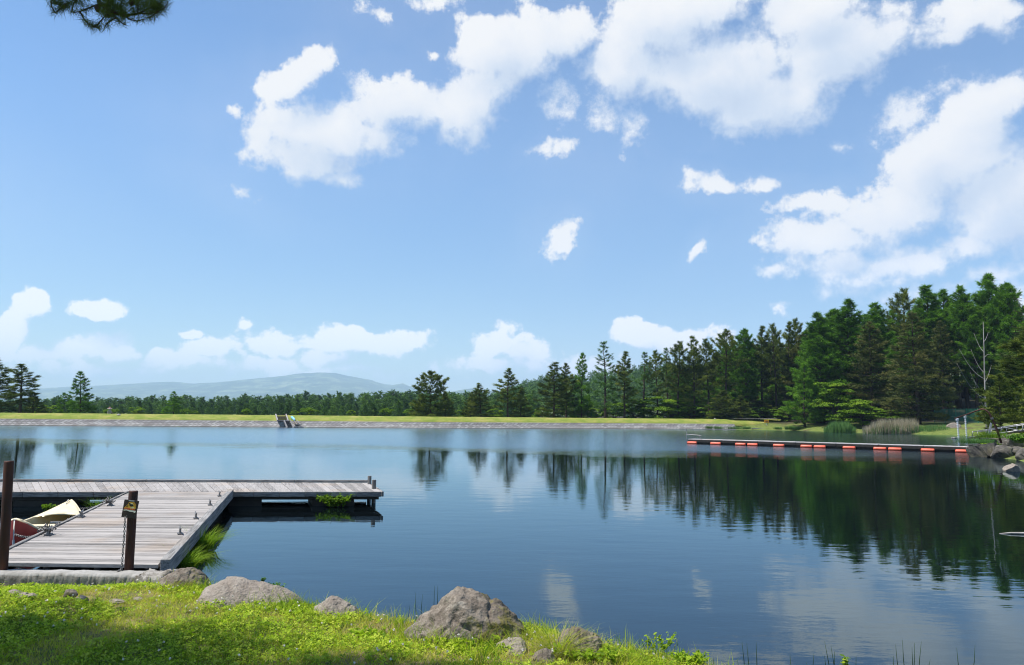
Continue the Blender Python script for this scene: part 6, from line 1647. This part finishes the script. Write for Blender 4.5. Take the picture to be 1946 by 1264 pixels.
for i, (px, w_, D, H, lb) in enumerate([(1349, 10, 136, .55, 'low grass tuft at the waterline, first right of the facing'), (1366, 14, 137, .55, 'low grass tuft at the waterline, second right of the facing'), (1398, 26, 138, .6, 'wide grass tuft at the waterline left of the yellow sign'), (1420, 12, 138, .6, 'grass tuft at the waterline just left of the dark slab'),
        (1480, 10, 140, .55, 'grass tuft at the waterline just right of the dark slab'), (1500, 9, 139, .75, 'rounded green tuft at the waterline, left of a row of three'), (1508, 9, 138, .85, 'rounded green tuft at the waterline, middle of a row of three'), (1519, 8, 136, .6, 'rounded green tuft at the waterline, right of a row of three')]):
    q = P(px, 816.5 + (px - 1400) * .012, 0.05); tuft('grass_tuft', q + Vector((0, .4, .1)), 420, H, w_ / F * D * .3, .8, L_REED, lb, 'grass tuft', 140 + i, .02, .6)
tuft('grass_tuft', PD(1883, 832, 50), 500, .5, .5, .8, L_SEDGE, 'bright green grass under the gangway rails', 'grass tuft', 151, .012, .4)
tuft('grass_tuft', PD(1855, 842, 52), 500, .45, .6, .9, L_REED, 'dark green grass at the tip of the rocky point', 'grass tuft', 152, .012, .4)
leafy('leafy_plant', PD(1884, 853, 50), 40, .5, .55, .09, 'bright leafy weed growing between the dark rocks', 'plant', 153, L_BROAD, .7)
leafy('leafy_plant', PD(1940, 842, 49), 60, .8, .9, .10, 'dark bushy undergrowth on the point at the right edge', 'plant', 154, L_LARCH, .5)

# ------------------------------------------------------------------ the pine that leans over the near bank from the left
def overhead_pine():
    base = Vector((-7.9, 5.6, float(lawn_h(np.array([-7.9]), np.array([5.6]))[0])))
    root = empty('pine_tree', base, 0, 'tall pine left of the view, one long-needled bough hanging into the top left corner', 'pine tree')
    o = np.array(base); mb = MB()
    mb.tube([(0, 0, -.4), (0.05, 0, 1.5), (.12, .05, 4), (.2, .1, 6.5), (.2, .1, 9), (.25, .1, 12)], [.26, .22, .19, .16, .12, .04], 12)
    r = np.random.default_rng(201); C = []; A = []; T = []
    def bough(p0, p1, rad, n_sub, sub_len, dens, sag_=.3):
        p0, p1 = np.array(p0), np.array(p1); pts = [p0 + (p1 - p0) * t - np.array([0, 0, sag_ * math.sin(math.pi * t * .5) * t]) for t in np.linspace(0, 1, 8)]
        mb.tube([tuple(p - o) for p in pts], [rad * (1 - .8 * t) for t in np.linspace(0, 1, 8)], 6)
        return pts
    # shade-giving clusters: they hang up-sun of the dark patches on the lawn
    S = np.array(SUNV)
    def up_sun(px, py, zc):
        g = np.array(P(px, py, .5)); return g + S * ((zc - g[2]) / S[2])
    for (px, py, zc, rad, k) in [(40, 1205, 6.3, .55, 520), (110, 1225, 6.8, .6, 560), (190, 1215, 6.0, .42, 330), (60, 1260, 7.2, .7, 600), (20, 1172, 5.6, .35, 260), (90, 1180, 5.9, .32, 220), (150, 1260, 6.9, .5, 420), (240, 1200, 5.8, .25, 110), (620, 1248, 7.3, .36, 300), (700, 1252, 7.6, .34, 280), (770, 1262, 8.2, .36, 280), (850, 1278, 8.6, .38, 260), (560, 1276, 7.3, .4, 280), (930, 1296, 9.2, .4, 240), (660, 1285, 7.8, .4, 300), (760, 1300, 8.4, .4, 300)]:
        c = up_sun(px, py, zc)
        bough((base.x + .2, base.y + .1, min(zc + .9, 11)), c, .05, 0, 0, 0, .1)
        p = c + r.normal(0, 1, (k, 3)) * np.array([rad, rad, rad * .35]) * .62
        C.append(p); A.append(norm(r.normal(0, .5, (k, 3)) + np.array([.4, 0, .5]))); T.append(np.full(k, .45))
    for i in range(60):                                           # the rest of the crown
        z = r.uniform(5.5, 12.3); a = r.uniform(1.4, 5.4); L_ = r.uniform(.8, 2.6) * (1 - (z - 5.5) / 9); c = np.array([base.x + .2 + math.cos(a) * L_, base.y + .1 + math.sin(a) * L_, z])
        bough((base.x + .2, base.y + .1, z - .3), c, .035, 0, 0, 0, .1); k = 60
        C.append(c + r.normal(0, 1, (k, 3)) * np.array([.4, .4, .16])); A.append(norm(r.normal(0, .5, (k, 3)) + np.array([0, 0, .6]))); T.append(np.full(k, .5))
    V, Fc, t = needles(np.concatenate(C), np.concatenate(A), 26, .10, .0060, .7, r, np.concatenate(T))
    np_mesh('crown', V - o, Fc, L_PINE, root, tint=t)
    # the bough in the corner of the picture: twigs and long needles one by one
    D = 6.1; tips = []; C = []; A = []
    def Q(px, py, dy=0.0): return np.array(PD(px, py, D + dy))
    start = Q(190, -70, -.2)
    bough((base.x + .15, base.y + .05, 7.6), start, .045, 0, 0, 0, -.35)
    main = [start, Q(180, -20), Q(190, 8), Q(212, 22), Q(236, 30), Q(262, 26), Q(288, 14)]
    mb.tube([tuple(p - o) for p in main], [.022, .018, .016, .013, .010, .008, .005], 6)
    twigs = [[(180, -15), (150, -4), (125, 8), (108, 22), (104, 24)], [(150, -4), (140, 6), (136, 24)], [(125, 8), (118, 14), (98, -4)], [(104, 24), (98, 12), (97, -6)], [(190, 8), (172, 14), (152, 22), (140, 24)], [(152, 22), (158, 34), (168, 46), (178, 50)], [(212, 22), (198, 32), (186, 46), (178, 51)], [(212, 22), (220, 34), (232, 44), (240, 48)], [(236, 30), (250, 38), (262, 40), (276, 36)], [(262, 26), (280, 26), (300, 22), (314, 14), (320, 2)], [(288, 14), (305, 6), (318, -8)], [(236, 30), (228, 12), (236, -8)], [(262, 26), (262, 8), (270, -10)], [(212, 22), (205, 4), (212, -14)], [(288, 14), (290, -2), (300, -14)], [(178, 50), (190, 53)], [(220, 34), (206, 42), (200, 50)], [(300, 22), (290, 30), (282, 34)]]
    for tw in twigs:
        pts = [Q(x, y, r.uniform(-.18, .18)) for x, y in tw]
        mb.tube([tuple(p - o) for p in pts], [.0065 * (1 - .55 * k / len(pts)) for k in range(len(pts))], 5)
        for k in range(len(pts) - 1):
            d = pts[k + 1] - pts[k]; m_ = max(2, int(np.linalg.norm(d) / .012))
            for q in range(m_):
                C.append(pts[k] + d * (q + r.random()) / m_); A.append(norm(d / np.linalg.norm(d) * .75 + r.normal(0, .55, 3) + np.array([0, 0, -.1])))
    # tufts of shoots between
    for i in range(70):
        x = r.uniform(190, 310); y = r.uniform(-8, 36 - abs(x - 240) * .22); c = Q(x, y, r.normal(0, .12)); C += [c + r.normal(0, .012, 3) for _ in range(9)]; a = norm(np.array([r.normal(.2, .5), r.normal(0, .4), r.normal(.1, .6)])); A += [norm(a + r.normal(0, .3, 3)) for _ in range(9)]
    for i in range(18):
        x = r.uniform(105, 185); y = r.uniform(-8, 18); c = Q(x, y, r.normal(0, .1)); C += [c + r.normal(0, .01, 3) for _ in range(6)]; a = norm(r.normal(0, 1, 3)); A += [norm(a + r.normal(0, .35, 3)) for _ in range(6)]
    V, Fc, t = needles(np.array(C), np.array(A), 6, .078, .0016, .42, r, np.full(len(C), .25))
    np_mesh('hanging_bough', V - o, Fc, L_PINE, root, tint=t)
    mb.build('trunk', M_BARK, root, smooth=True)
    for px, py in [(185, 16), (206, 27), (250, 4)]:                # cones
        c = Q(px, py) - o; m2 = MB(); m2.tube([tuple(c + np.array([0, 0, .035])), tuple(c + np.array([0, 0, .02])), tuple(c), tuple(c - np.array([0, 0, .03]))], [.006, .020, .024, .008], 8); m2.build('cone', M_BARK, root, smooth=True)
overhead_pine()
